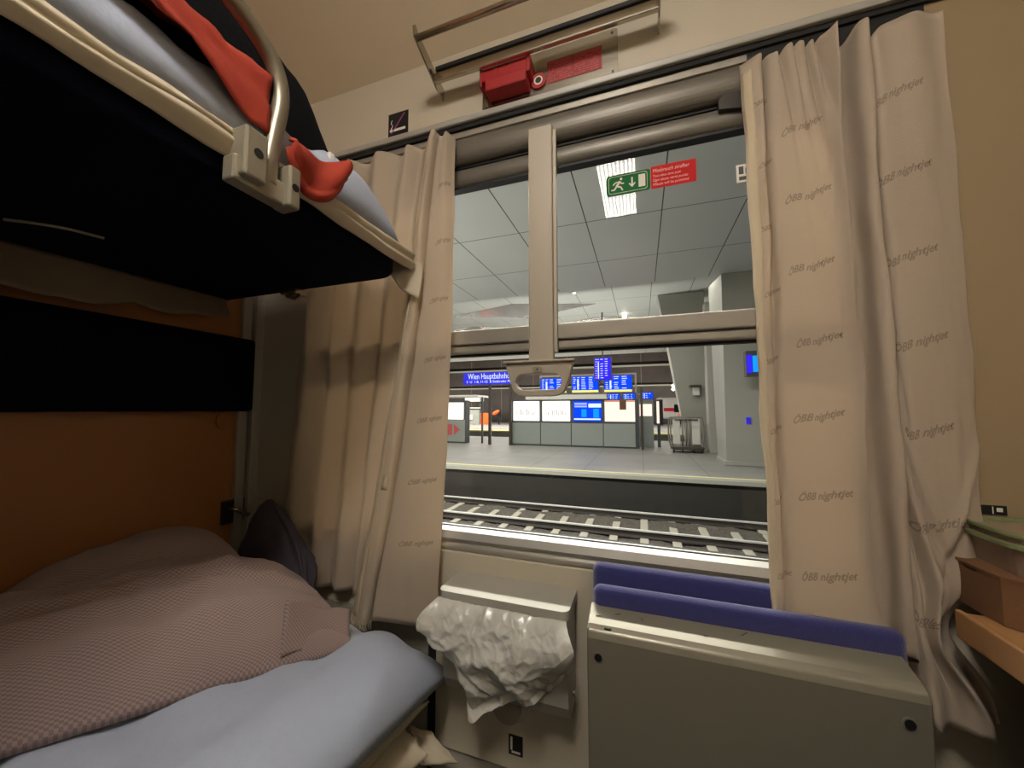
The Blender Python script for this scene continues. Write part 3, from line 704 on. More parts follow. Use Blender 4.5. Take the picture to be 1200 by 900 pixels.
# grey bag in the corner
def bagf(th, v):
    # upright soft bag: cross-section superellipse narrowing to a peak
    prof = [(0,1),(.35,1.02),(.6,.86),(.8,.55),(.93,.3),(1,.05)]
    for (a, ra), (b, rb) in zip(prof, prof[1:]):
        if v <= b: r = ra+(rb-ra)*(v-a)/(b-a); break
    a = th*2*PI
    cx = -1.03-.045*v*v-.01; cy = -.10
    w = 1+.14*fbm((math.cos(a)*2, math.sin(a)*2, v*4), 1.2)
    return V(cx+.145*r*w*math.copysign(abs(math.cos(a))**.8, math.cos(a)), cy+.045*r*w*math.sin(a), .64+.335*v)
bm = grid(bagf, 48, 30); bmesh.ops.remove_doubles(bm, verts=bm.verts, dist=.0004)
o = obj('bag', bm, M['bag'], None, True); tag(o, 'dark grey fabric bag standing in the corner behind the mauve bedding', 'bag')
bm = tube(smooth_path([bagf(0.93, v)+V(.006,-.004,0) for v in (.05,.25,.45,.62,.8,.95,1)]), .005, 8); obj('strap', bm, M['bag'], o, True)

# ================================================================== WASTE BIN
wb = thing('waste_bin', 'grey metal waste bin mounted on the wall under the window', 'bin', (-.32, 0, .55))
bm = prism([(p[0], p[1], .792) for p in rrect(-.478, -.158, -.128, .03, .018) if p[1] < -.001 or True], (0, 0, .022))
for v in bm.verts: v.co.y = min(v.co.y, -.001)
o = obj('lid', bm, M['bin'], wb); b_ = o.modifiers.new('edge', 'BEVEL'); b_.width = .005; b_.segments = 3; b_.limit_method = 'ANGLE'
bm = prism([(-.472, -.001, .80), (-.472, -.118, .80), (-.472, -.105, .60), (-.472, -.085, .565), (-.472, -.001, .565)], (.308, 0, 0)); obj('body', bm, M['bin'], wb)
obj('bolt', cyl((-.165, -.05, .60), .008, .012, 'x', 16), M['steel'], wb); obj('bolt', cyl((-.472, -.05, .655), .008, .012, 'x', 16), M['steel'], wb)
# bag: bulging film hung over the front, gathered to a tip at lower left
outline_top = [(-.476,.798),(-.40,.797),(-.32,.796),(-.24,.796),(-.163,.796)]
outline_bot = [(-.497,.715),(-.462,.66),(-.415,.635),(-.388,.545),(-.352,.562),(-.30,.590),(-.25,.605),(-.20,.640),(-.155,.70),(-.150,.735)]
def bagfilm(u, v):
    t = u*(len(outline_top)-1); i = min(int(t), len(outline_top)-2); k = t-i
    xt = outline_top[i][0]*(1-k)+outline_top[i+1][0]*k; zt = outline_top[i][1]*(1-k)+outline_top[i+1][1]*k
    ks = [(j/(len(outline_bot)-1), q[0], q[1]) for j, q in enumerate(outline_bot)]
    xb, zb = interp(ks, u)
    x = xt+(xb-xt)*v; z = zt+(zb-zt)*v
    x += (-.022*math.sin(v*PI)*(1-u)+.018*math.sin(v*PI)*u)
    d = .004+.045*math.sin(min(1, v*1.1)*PI)**.7
    q = Vector((x*7+z*4, z*7-x*2, 1.5))
    rg = 1-abs(noise.noise(q))*2.4
    rg2 = 1-abs(noise.noise(q*2.3+Vector((3, 1, 2))))*2.2
    rg3 = abs(noise.noise(q*5.5))
    vd = noise.voronoi(Vector((x*10+.35*math.sin(z*30), z*7.5+x*4, .7)))[0]; fac = min(.5, vd[1]-vd[0])
    vd = noise.voronoi(Vector((x*36-z*8, z*30, 2.7)))[0]; fac2 = min(.5, vd[1]-vd[0])
    knot = math.exp(-(((u-.42)/.10)**2+((v-.45)/.14)**2))
    return V(x, -.123-d-.012*rg*(.3+v)-.004*rg2*(.35+v)+.004*rg3+.036*fac*(.35+.65*v)+.006*fac2-.014*knot*math.cos(14*math.hypot(u-.42, v-.45)), z)
bm = grid(bagfilm, 200, 150)
bl = obj('bin_liner', bm, M['film'], None, True, solid=.0008); tag(bl, 'crumpled white plastic bin liner hanging out of the wall bin', 'bin liner')
kb = thing('round_valve', 'grey round knob on the service panel below the bin', 'knob', (-.33, -.012, .52))
obj('valve_disc', cyl((-.335, -.022, .505), .036, .02, seg=32), M['wall_grey'], kb); obj('valve_ring', cyl((-.325, -.016, .515), .046, .009, seg=32), M['bin'], kb)  # wider grey ring set behind the disc
st = obj('panel_sticker', bx(-.335, -.298, -.0135, -.012, .388, .435), M['black']); tag(st, 'small black pictogram sticker on the panel under the bin', 'sticker')
bm = bx(-.330, -.325, -.0142, -.0135, .40, .43); bx(-.327, -.304, -.0142, -.0135, .393, .398, bm=bm); obj('pictogram', bm, M['ink'], st)

# ================================================================== FOLDING SEAT
fs = thing('folding_seat', 'folded seat with champagne metal back and blue plush cushions', 'seat', (.16, -.1, .4))
SX0, SX1 = -.112, .405
def shell_pts(x):   # side profile
    return [(x, -.178, .30), (x, -.182, .795), (x, -.176, .812), (x, -.165, .818), (x, -.108, .832), (x, -.10, .826), (x, -.10, .30)]
bm = bmesh.new()
rows = []
nx = 2
prof = [(-.178,.30),(-.184,.805),(-.179,.818),(-.168,.825),(-.11,.838),(-.103,.834),(-.10,.30)]
o = obj('metal_shell', prism([(SX0, a, b) for a, b in prof], (SX1-SX0, 0, 0)), M['shell'], fs); b_ = o.modifiers.new('edge', 'BEVEL'); b_.width = .009; b_.segments = 4; b_.limit_method = 'ANGLE'
for sx, sz in ((SX0+.022, .772), (SX1-.03, .772)):
    rg = obj('screw_collar', cyl((sx, -.1835, sz), .0095, .003, seg=24), M['shell'], fs); obj('screw_hole', cyl((sx, -.1855, sz), .0072, .002, seg=24), M['black'], rg)
bm = bmesh.new()
for cx, cz, l, a in ((-.06,.826,.012,.6),(-.01,.8265,.009,-1.2),(.10,.823,.007,.2),(.165,.8265,.018,.9),(-.098,.8235,.011,.1)):
    yv = -.168+(cz-.819)/.013*.058
    p0 = V(cx, yv, cz+.0072); d = V(math.cos(a)*l, math.sin(a)*l*.7, math.sin(a)*l*.7*.224); add_tube(bm, [p0, p0+d], .0007, 5)
add_box(bm, (-.072, -.1735, .8225), (.014, .006, .004), .0015)
obj('scratches', bm, M['steel_dark'], fs)
def cush(x0, x1, y0, y1, z0, z1):
    bm = bx(x0, x1, y0, y1, z0, z1, .017, seg=5); return bm
obj('seat_cushion', cush(SX0+.004, SX1+.012, -.118, -.082, .40, .872), M['blue_seat'], fs, True)
obj('back_cushion', cush(SX0-.004, .27, -.054, -.016, .40, .893), M['blue_seat'], fs, True)
obj('leg_frame', bx(SX0+.03, SX1-.03, -.17, -.12, 0, .30, .004), M['steel_dark'], fs)

# ================================================================== RIGHT SHELF
sf = thing('side_shelf', 'light wooden shelf edge along the right wall with dark space below', 'shelf', (.7, -.9, .9))
EX = .493
obj('shelf_board', bx(EX+.004, RW, -1.6, -.10, .885, .915, .003), M['wood'], sf)
obj('edge_strip', bx(EX-.006, EX+.003, -1.6, -.095, .872, .918, .003), M['wood'], sf)
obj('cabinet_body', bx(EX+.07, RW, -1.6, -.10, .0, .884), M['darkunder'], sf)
cb = thing('cardboard_box', 'brown cardboard box on the shelf under the plastic tub', 'box', (.66, -.1, .915))
p = .006
bm = prism([(.518,-.095,.9165),(.522,-.135,.9165),(.545,-.155,.9165),(.80,-.155,.9165),(.80,-.02,.9165),(.520,-.02,.9165)], (0,0,.070)); obj('box_body', bm, M['card'], cb)
bm = prism([(.516,-.095,.9870),(.520,-.137,.9870),(.544,-.158,.9870),(.803,-.158,.9870),(.803,-.017,.9870),(.518,-.017,.9870)], (0,0,.004)); obj('box_flap', bm, M['card'], cb)
tb = thing('food_tub', 'clear plastic food tub with a green rimmed lid on the cardboard box', 'container', (.65, -.1, 1.0))
bm = prism([(a, b, .9915) for a, b in rrect(.540, .80, -.150, -.022, .03)], (0,0,.043)); o = obj('tub_body', bm, M['tub'], tb)
for v in o.data.vertices:
    if v.co.z < 1.0: v.co.x = .67+(v.co.x-.67)*.94; v.co.y = -.086+(v.co.y+.086)*.9
bm = prism([(a, b, 1.035) for a, b in rrect(.534, .806, -.156, -.016, .032)], (0,0,.006)); obj('lid_rim', bm, M['tublid'], tb)
bm = prism([(a, b, 1.0415) for a, b in rrect(.541, .80, -.150, -.022, .03)], (0,0,.010)); ld = obj('lid', bm, M['tub'], tb)
bm = plate_with_hole(*[[ray_poly(rrect(.536+e, .804-e, -.154+e, -.018-e, .03-e*.5), (.67, -.086), 2*PI*k/64) for k in range(64)] for e in (0, .008)], 0, .005)
for v in bm.verts: v.co = V(v.co.x, v.co.z, 1.052+v.co.y)
bmesh.ops.recalc_face_normals(bm, faces=bm.faces); obj('lid_edge', bm, M['tublid'], ld)
st = obj('wall_label', bx(.568, .622, -.0055, -.004, 1.058, 1.075), M['black']); tag(st, 'small black socket label on the wall above the plastic tub', 'label')
bm = bx(.578, .5795, -.0062, -.0055, 1.06, 1.073); bx(.602, .6035, -.0062, -.0055, 1.06, 1.073, bm=bm); bx(.608, .616, -.0062, -.0055, 1.064, 1.071, bm=bm); obj('label_print', bm, M['ink'], st)

# ================================================================== OUTSIDE: TRACK AND PLATFORMS
PZ = -.45; RZ = -1.2
def gnd(name, x0, x1, y0, y1, z0, z1, m, label, bevel=0):
    return struct(name, bx(x0, x1, y0, y1, z0, z1, bevel), m, label)
o = obj('ballast', grid(lambda u, v: V(-40+u*70, 3.5+v*5.7, -1.385+.05*fbm((u*70, v*6, 1), 2.2, 4)+.06*math.exp(-((3.5+v*5.7-8.38)/.20)**2)+.04*math.exp(-((3.5+v*5.7-6.75)/.12)**2)), 420, 50), M['ballast']); tag(o, 'dark ballast stones between the sleepers', 'ballast', kind='stuff')
gnd('ground_trackbed', -60, 60, .5, 60, -1.9, -1.5, M['platform_face'], 'dark track bed below the platforms')
X0s, X1s = -13.0, 6.0
sl = None
k = 0; x = -12.6
while x < 5.4:
    c = bx(-.085, .085, -1.3, 1.3, -.2, 0, .02) if sl is None else None
    if sl is None: o = sl = obj('track_sleeper', c, M['sleeper'])
    else:
        o = sl.copy(); C.objects.link(o)
    o.location = (x, 7.94, -1.345)
    tag(o, 'pale concrete sleeper under the rails of the neighbouring track', 'sleeper', 'sleepers of the neighbouring track')
    x += .6; k += 1
for yy, nm in ((7.26, 'rail nearer to the train, crossing the concrete sleepers'), (8.65, 'rail nearer to the platform, crossing the concrete sleepers')):
    rt = thing('track_rail', 'steel '+nm, 'rail', (-5, yy, -1.35))
    obj('rail_foot', prism([(-30, yy-.07, -1.343), (-30, yy+.07, -1.343), (-30, yy+.012, -1.31), (-30, yy+.012, -1.24), (-30, yy-.012, -1.24), (-30, yy-.012, -1.31)], (50, 0, 0)), M['railside'], rt)
    obj('rail_head', bx(-30, 20, yy-.026, yy+.026, -1.24, -1.2, .008), M['rail'], rt)
gnd('floor_platform', -40, 30, 9.32, 21.0, -1.9, PZ, M['deck'], 'grey paved station platform')
gnd('trim_platform_edge', -40, 30, 9.2, 9.5, PZ-.09, PZ+.004, M['kerb'], 'concrete edge of the platform')
gnd('trim_safety_line', -40, 30, 9.56, 9.66, PZ, PZ+.006, M['yellow'], 'pale yellow safety line along the platform edge')
gnd('wall_platform_face', -40, 30, 9.28, 9.4, -1.9, PZ-.08, M['platform_face'], 'dark vertical face under the platform edge')
gnd('floor_far_platform', -70, 30, 27.5, 46, -1.9, PZ, M['deck'], 'far station platform across the tracks')
gnd('trim_far_edge', -70, 30, 27.3, 28.2, PZ-.1, PZ+.01, M['yellow'], 'pale edge strip of the far platform')
# soffits
struct('ceiling_station', bx(-26, 16, -2, 12.2, 5.55, 5.75), M['soffit'], 'panelled station roof soffit above the platform')
bm = prism([(-26, 12.22, 5.76), (-26, 14.2, 6.72), (-26, 14.3, 6.9), (-26, 12.22, 5.95)], (42, 0, 0)); struct('ceiling_fold', bm, M['kiosk_frame'], 'dark folded step in the station roof')
struct('ceiling_far', bx(-50, 16, 14.0, 24.5, 6.5, 6.7), M['soffit'], 'second stretch of station roof soffit')
bm = bmesh.new()
for cx in range(-38, -4, 8):
    prism([(cx-4, 17.5, 6.49), (cx, 16.2, 6.49), (cx+4, 17.5, 6.49), (cx, 19.2, 6.49)], (0, 0, .005), bm)
    prism([(cx, 21.8, 6.49), (cx+4, 20.2, 6.49), (cx+8, 21.8, 6.49), (cx+4, 23.4, 6.49)], (0, 0, .005), bm)
struct('trim_skylights', bm, M['trainglass'], 'dark diamond shaped skylights in the roof')
struct('wall_far', bx(-120, 70, 62, 63, -2, 24), M['darkcity'], 'dark hall cladding behind the far platform')
struct('trim_far_beam', bx(-120, 70, 61.6, 62, 8.2, 8.45), M['kerb'], 'thin pale horizontal beam across the dark hall')
struct('trim_far_beam', bx(-120, 70, 61.6, 62, 5.0, 5.2), M['kerb'], 'thin pale horizontal beam across the dark hall')

# ------------------------------------------------------------------ information wall on the platform
def P(px, py, y): return at(px, py, y=y)
KY = 16.2
kx = lambda px, y=KY: P(px, 500, y).x
kz = lambda py, px=670, y=KY: P(px, py, y).z
ik = thing('information_stand', 'long grey information wall with lit posters under blue displays', 'information stand', (kx(675), KY, PZ))
xa, xb = kx(600), kx(747)
zt, zm = kz(470), kz(495)
obj('wall_frame', bx(xa-.05, xb+.06, KY+.02, KY+.22, PZ, zt+.08, .01), M['kiosk_frame'], ik)
for a, b in ((600.5, 633), (634, 669), (670, 706.5), (707.5, 744.5)):
    obj('lower_panel', bx(kx(a), kx(b), KY-.02, KY+.03, PZ+.07, zm-.04, .005), M['kiosk_grey'], ik)
for a, b, mm, nm in ((602, 632, 'lit', 'poster_box'), (636, 668, 'lit', 'poster_box'), (672, 705, 'screen', 'timetable_screen'), (709, 744.5, 'lit_map', 'map_box')):
    s = obj(nm, bx(kx(a), kx(b), KY-.03, KY+.02, zm+.06, zt-.0), M[mm], ik)
    if nm == 'timetable_screen':
        w = kx(b)-kx(a); x_ = kx(a); bm = bx(x_+.03*w, x_+.97*w, KY-.04, KY-.03, zm+.12, zm+.19); 
        for r in range(3): bx(x_+.05*w, x_+.5*w, KY-.04, KY-.03, zt-.12-r*.08, zt-.09-r*.08, bm=bm)
        bx(x_+.55*w, x_+w, KY-.04, KY-.03, zt-.3, zt-.12, bm=bm)
        obj('screen_rows', bm, M['lit_text'], s)
        bm = bx(x_+.3*w, x_+.48*w, KY-.038, KY-.03, zm+.25, zt-.38); bx(x_+.72*w, x_+.92*w, KY-.038, KY-.03, zm+.22, zt-.36, bm=bm); obj('screen_fields', bm, M['screen_cyan'], s)
    if nm == 'map_box':
        w = kx(b)-kx(a); x_ = kx(a); obj('map_legend', bx(x_+.5*w, x_+.72*w, KY-.04, KY-.03, zt-.4, zt), M['card'], s)
        obj('map_header', bx(x_, x_+w, KY-.038, KY-.03, zt-.05, zt-.01), M['binorange'], s)
    if nm == 'poster_box':
        w = kx(b)-kx(a); x_ = kx(a); bm = bmesh.new()
        xx = x_+.12*w
        while xx < x_+.85*w: bx(xx, xx+.05, KY-.036, KY-.03, zm+.32, zm+.32+random.uniform(.12,.3), bm=bm); xx += .1
        obj('poster_print', bm, M['poster_ink'], s)
obj('roof_strip', bx(kx(618), kx(712), KY-.3, KY+.26, kz(468), kz(463), .01), M['panelwhite'], ik)
# display frame with blue departure boards
fd = thing('display_gantry', 'thin steel gantry carrying the blue departure boards', 'gantry', (kx(700), KY, PZ))
obj('cross_beam', bx(kx(630), kx(747), KY+.44, KY+.50, kz(440), kz(438)), M['galv'], fd)
for px_ in (631, 746): obj('upright', bx(kx(px_)-.04, kx(px_)+.04, KY+.43, KY+.51, PZ, kz(438), .004), M['galv'], fd)
obj('lower_beam', bx(kx(630), kx(766), KY+.44, KY+.50, kz(463), kz(461.5)), M['galv'], fd)
def board(a, b, ya, yb, y, label, strip=True, rows=7, m='screen', group=None):
    t = thing('departure_board', label, 'display', (kx((a+b)/2, y), y, kz(yb, y=y)), group)
    x0_, x1_, z0_, z1_ = kx(a, y), kx(b, y), kz(yb, y=y), kz(ya, y=y)
    obj('casing', bx(x0_-.04, x1_+.04, y+.01, y+.14, z0_-.03, z1_+.03, .005), M['kiosk_frame'], t)
    s = obj('screen', bx(x0_, x1_, y-.01, y+.01, z0_, z1_), M[m], t)
    w = x1_-x0_; h = z1_-z0_; bm = bmesh.new()
    lo = z0_+(.18*h if strip else .05*h)
    for r in range(rows):
        zc = z1_-(r+.6)*(z1_-lo)/rows
        for (c0, c1) in ((.05,.16),(.2,.3),(.36,.55),(.64,.84)):
            if r == 0 or random.random() < .85: bx(x0_+w*c0, x0_+w*(c0+(c1-c0)*random.uniform(.6,1)), y-.018, y-.01, zc-.15*h/rows, zc+.10*h/rows, bm=bm)
    bx(x0_+w*.2, x0_+w*.26, y-.019, y-.012, lo, z1_-.2*h, bm=bm)
    obj('text_rows', bm, M['lit_text'], s)
    if strip: obj('yellow_strip', bx(x0_, x1_, y-.02, y-.01, z0_, z0_+.13*h), M['lit_yellow'], s)
    return t
board(634, 664, 443, 460, KY+.28, 'blue departure board seen through the oval hole of the window handle')
board(671, 702, 441.5, 460, KY+.28, 'blue departure board with yellow strip, middle of the three large ones')
board(709, 741.5, 441.5, 460, KY+.28, 'blue departure board with yellow strip, right of the three large ones')
vt = board(698, 717, 421, 446, KY-.6, 'upright violet blue display hanging above the departure boards', strip=False, m='screen_violet', rows=9)
q = V(kx(707.5, KY-.6), KY-.53, 0); obj('hanger', bx(q.x-.03, q.x+.03, q.y-.03, q.y+.03, kz(421, y=KY-.6), 5.55), M['kiosk_frame'], vt)
board(713, 727, 462, 469, KY+.28, 'small blue display, leftmost of the row on the information wall', strip=False, rows=3)
board(731, 745, 462, 469, KY+.28, 'small blue display, second in the row on the information wall', strip=False, rows=3)
board(753, 766, 461, 468, KY+.28, 'small blue display, rightmost of the row beside the thin post', strip=False, rows=3)

# station name sign on two posts
SY = 15.9
sn = thing('station_sign', 'blue station name sign on two dark posts', 'sign', (kx(580, SY), SY, PZ))
zs0, zs1 = kz(450.5, 570, SY), kz(436.5, 570, SY)
s = obj('sign_panel', bx(kx(543, SY), kx(606, SY), SY-.05, SY+.05, zs0, zs1, .01), M['sign_blue'], sn)
bm = text_on_wall('Wien Hauptbahnhof', .40, kx(548.5, SY), SY-.052, zs0+.27, .004, fit=(kx(600, SY)-kx(548.5, SY)))
obj('station_name', bm, M['lit_text'], s)
bm = text_on_wall('S  U  1-8, 11-12  B Südtiroler Platz', .17, kx(547, SY), SY-.052, zs0+.08, .004, fit=(kx(603, SY)-kx(547, SY)))
obj('second_line', bm, M['lit_text'], s)
for px_ in (573.2, 597.5): obj('sign_post', bx(kx(px_, SY)-.07, kx(px_, SY)+.07, SY+.05, SY+.15, PZ, zs0+.1, .01), M['post'], sn)
p_ = obj('slim_post', bx(kx(752.5, SY)-.05, kx(752.5, SY)+.05, SY-.05, SY+.05, PZ, kz(455, y=SY), .01), M['post']); tag(p_, 'slim dark post standing right of the information wall', 'post')

# left kiosk with arrow
kk = thing('ticket_kiosk', 'white lit kiosk with a red arrow, cut off by the left curtain', 'kiosk', (kx(535), KY, PZ))
obj('kiosk_body', bx(kx(497), kx(545.5), KY, KY+.5, PZ, kz(468), .01), M['kiosk_frame'], kk)
obj('kiosk_cladding', bx(kx(498), kx(545), KY-.03, KY, PZ+.07, kz(493), .005), M['kiosk_grey'], kk)
obj('poster_box', bx(kx(500), kx(543), KY-.04, KY, kz(492.5), kz(471)), M['lit'], kk)
obj('kiosk_roof', bx(kx(495), kx(563), KY-.4, KY+1.2, kz(464), kz(461.5), .02), M['panelwhite'], kk)
zc = kz(506); bm = prism([(kx(532.5), KY-.045, zc+.28), (kx(539.5), KY-.045, zc), (kx(532.5), KY-.045, zc-.28)], (0, .015, 0)); bx(kx(522), kx(530), KY-.045, KY-.03, zc-.28, zc+.28, bm=bm); obj('red_arrow', bm, M['arrow'], kk)
obj('kiosk_post', bx(kx(562), kx(563.5), KY+.2, KY+.3, PZ, kz(464)), M['kiosk_frame'], kk)

# smaller stand on the right
rk_ = thing('poster_stand', 'grey stand with a lit poster behind the slim post', 'stand', (kx(758), KY+1, PZ))
y_ = KY+1
obj('stand_body', bx(kx(748.5, y_), kx(766, y_), y_, y_+.3, PZ, kz(468.5, y=y_), .01), M['kiosk_grey'], rk_)
obj('poster_box', bx(kx(750, y_), kx(764.5, y_), y_-.03, y_, kz(487, y=y_), kz(474, y=y_)), M['lit_map'], rk_)
it = thing('info_pillar', 'black and white upright information pillar beside the red train', 'pillar', (kx(772), KY+1, PZ))
obj('pillar_body', bx(kx(767.5, y_), kx(777.5, y_), y_, y_+.2, kz(497, y=y_), kz(469, y=y_), .01), M['kiosk_frame'], it)
obj('white_face', bx(kx(770, y_), kx(773, y_), y_-.02, y_, kz(495, y=y_), kz(471, y=y_)), M['lit_map'], it); obj('dark_face', bx(kx(773.5, y_), kx(777, y_), y_-.02, y_, kz(496, y=y_), kz(470, y=y_)), M['black'], it)
obj('pillar_foot', bx(kx(770.5, y_), kx(774, y_), y_+.02, y_+.18, PZ, kz(497, y=y_)), M['kiosk_frame'], it)

# far train (white with red band)
TY = 47
tr = thing('passenger_train', 'white passenger train with a red band at the far platform', 'train', (30, TY, -1))
xl = P(770, 480, TY).x
tz = lambda py: P(790, py, TY).z
obj('carriage_body', bx(xl, xl+26, TY, TY+2.8, tz(491), tz(465.5), .25), M['trainwhite'], tr)
obj('red_band', bx(P(778,480,TY).x, xl+26, TY-.04, TY, tz(482), tz(478)), M['trainred'], tr)
obj('train_window', bx(P(790,480,TY).x, P(799,480,TY).x, TY-.06, TY, tz(483), tz(474)), M['trainglass'], tr)
obj('red_door', bx(P(795,480,TY).x, P(801,480,TY).x, TY-.05, TY, tz(489), tz(484)), M['binorange'], tr)

# orange shelter and person on the far platform
FY = 38.5
sh_ = thing('platform_shelter', 'orange and grey shelter on the far platform', 'shelter', (P(555,490,FY).x, FY, PZ))
fx = lambda px: P(px, 490, FY).x
fz = lambda py: P(565, py, FY).z
obj('orange_panel', bx(fx(563.5), fx(572.5), FY-.1, FY, PZ, fz(484), .02), M['binorange'], sh_)
obj('grey_panel', bx(fx(546), fx(563), FY+.1, FY+.2, PZ, fz(478), .02), M['kiosk_grey'], sh_)
obj('poster', bx(fx(547), fx(553.5), FY, FY+.1, fz(492), fz(486)), M['lit_map'], sh_)
obj('shelter_roof', bx(fx(546), fx(563), FY-.3, FY+1, fz(470.5), fz(466), .02), M['panelwhite'], sh_)
obj('shelter_beam', bx(fx(546), fx(563), FY-.1, FY, fz(478.5), fz(477.5)), M['panelwhite'], sh_)
for px_ in (546.5, 562.5): obj('shelter_post', bx(fx(px_)-.06, fx(px_)+.06, FY, FY+.12, PZ, fz(466)), M['kiosk_frame'], sh_)
def person(loc, label):
    """one skinned body; walking away with weight on one leg"""
    J = {'pelvis':(0,0,.93), 'chest':(.03,0,1.28), 'neck':(.06,-.01,1.48), 'head':(.10,-.03,1.58), 'crown':(.11,-.03,1.72),
         'ls':(.02,-.19,1.42), 'le':(-.10,-.25,1.18), 'lh':(-.30,-.16,1.15), 'lf':(-.38,-.13,1.17),
         'rs':(.04,.19,1.42), 're':(.06,.26,1.15), 'rh':(.16,.24,.92), 'rf':(.18,.23,.84),
         'lhp':(-.01,-.10,.90), 'lk':(.10,-.11,.50), 'la':(-.02,-.11,.09), 'lt':(.12,-.12,.03),
         'rhp':(-.01,.10,.90), 'rk':(-.04,.10,.49), 'ra':(-.24,.10,.13), 'rt':(-.12,.11,.03)}
    E_ = [('pelvis','chest'),('chest','neck'),('neck','head'),('head','crown'),('chest','ls'),('ls','le'),('le','lh'),('lh','lf'),('chest','rs'),('rs','re'),('re','rh'),('rh','rf'),
          ('pelvis','lhp'),('lhp','lk'),('lk','la'),('la','lt'),('pelvis','rhp'),('rhp','rk'),('rk','ra'),('ra','rt')]
    R = dict(pelvis=.14, chest=.15, neck=.055, head=.09, crown=.07, ls=.075, le=.05, lh=.04, lf=.035, rs=.075, re=.05, rh=.04, rf=.035, lhp=.10, lk=.065, la=.05, lt=.04, rhp=.10, rk=.065, ra=.05, rt=.04)
    names = list(J); me = bpy.data.meshes.new('person'); me.from_pydata([J[n] for n in names], [(names.index(a), names.index(b)) for a, b in E_], [])
    o = bpy.data.objects.new('person', me); C.objects.link(o)
    s = o.modifiers.new('skin', 'SKIN'); s.use_smooth_shade = True
    for i, n_ in enumerate(names): me.skin_vertices[0].data[i].radius = (R[n_], R[n_]); me.skin_vertices[0].data[i].use_root = (i == 0)
    ss_ = o.modifiers.new('sub', 'SUBSURF'); ss_.levels = 1; ss_.render_levels = 1
    me.materials.append(M['cloth_dark']); o.location = loc; tag(o, label, 'person'); return o
pp = P(585.5, 497, 38); pp = V(pp.x, 38, PZ)
pe = person(pp, 'person in dark clothes walking on the far platform with an orange bag')
hd = bmesh.new(); bmesh.ops.create_uvsphere(hd, u_segments=16, v_segments=12, radius=.105)
for v in hd.verts: v.co = V(v.co.x*.95+.11, v.co.y*.8-.03, v.co.z*1.2+1.66)
h_ = obj('hair', hd, M['cloth_dark'], None, True); h_.parent = pe
bg = bmesh.new(); bmesh.ops.create_uvsphere(bg, u_segments=20, v_segments=14, radius=.5)
for v in bg.verts:
    q = V(v.co.x*.95, v.co.y*.35, v.co.z*.42); v.co = V(q.x*.87-q.z*.3-.32, q.y-.34, q.z*.9+q.x*.45+1.38)
bo = obj('carry_bag', bg, M['binorange'], None, True); bo.location = pe.location; tag(bo, 'large orange bag carried by the person on the far platform', 'bag')

# luggage trolleys
LY = 15.4
lx = lambda px: P(px, 510, LY).x
lz = lambda py: P(806, py, LY).z
lg = thing('luggage_trolley', 'nested steel luggage trolleys with white panels beside the slanted column', 'trolley', (lx(806), LY, PZ))
for i, (a, b) in enumerate(((783.5, 825), (787, 822))):
    yy = LY+.5*i
    bm = tube(smooth_path([(lx(a+3), yy, PZ+.12), (lx(a), yy, lz(510)), (lx(a+1), yy, lz(492)), (lx(a+5), yy, lz(489)), (lx(b-5), yy, lz(489)), (lx(b-1), yy, lz(492)), (lx(b), yy, lz(510)), (lx(b-3), yy, PZ+.12)], 5), .028, 8)
    obj('trolley_hoop', bm, M['galv'], lg, True)
for a, b in ((788.5, 797.5), (811.5, 821)): obj('white_panel', bx(lx(a), lx(b), LY+.04, LY+.08, lz(521), lz(491), .02), M['panelwhite'], lg)
for px_ in (800, 804.5, 808.5): obj('upright', tube([(lx(px_), LY+.1, PZ+.1), (lx(px_), LY+.1, lz(489.5))], .03, 8), M['galv'], lg, True)
obj('handle_bar', tube([(lx(791), LY-.1, lz(492)), (lx(818), LY-.1, lz(492))], .025, 8), M['post'], lg, True)
obj('base_tray', bx(lx(787), lx(824), LY-.25, LY+.9, PZ+.12, PZ+.24, .03), M['post'], lg)
for px_ in (789, 799, 812, 822): obj('wheel', cyl((lx(px_), LY-.15, PZ+.08), .08, .05, 'x', 16), M['black'], lg)

# concrete columns
def taper(name, lo, hi, z0, z1, label):
    """column between a base outline and a top outline"""
    bm = bmesh.new(); a = [bm.verts.new((x, y, z0)) for x, y in lo]; b = [bm.verts.new((x, y, z1)) for x, y in hi]; n_ = len(lo)
    bm.faces.new(a[::-1]); bm.faces.new(b)
    for i in range(n_): bm.faces.new((a[i], a[(i+1) % n_], b[(i+1) % n_], b[i]))
    bmesh.ops.recalc_face_normals(bm, faces=bm.faces)
    o = obj(name, bm, M['concrete']); tag(o, label, 'column'); return o
c1b = [(lx(800)+.25, 17.2), (lx(828)+.15, 17.2), (lx(828)+.2, 18.2), (lx(800)+.25, 18.2)]
zq = P(805, 400, 17.2).z
slope = 3.0
def col_at(pyb, pyt, pxs, y): return [P(px, py, y) for px, py in pxs]
A_ = P(802, 500, 17.0); B_ = P(781.5, 400, 17.0); t_ = (6.5-PZ)/(B_.z-PZ)
a0 = A_+(A_-B_)*((A_.z-PZ)/(B_.z-A_.z)); a0 = V(a0.x, 17, PZ)
a1 = a0+(B_-a0)*((6.45-PZ)/(B_.z-PZ))
xr = P(829, 460, 17.0).x
taper('concrete_column', [(a0.x, 17), (xr, 17), (xr, 18), (a0.x, 18)], [(a1.x, 17), (xr, 17), (xr, 18), (a1.x, 18)], PZ, 6.48, 'slanted concrete column widening upward behind the luggage trolleys')
cam_ = thing('wall_camera', 'small security camera box on the slanted concrete column', 'camera', (P(815,455,16.9).x, 16.9, P(815,455,16.9).z))
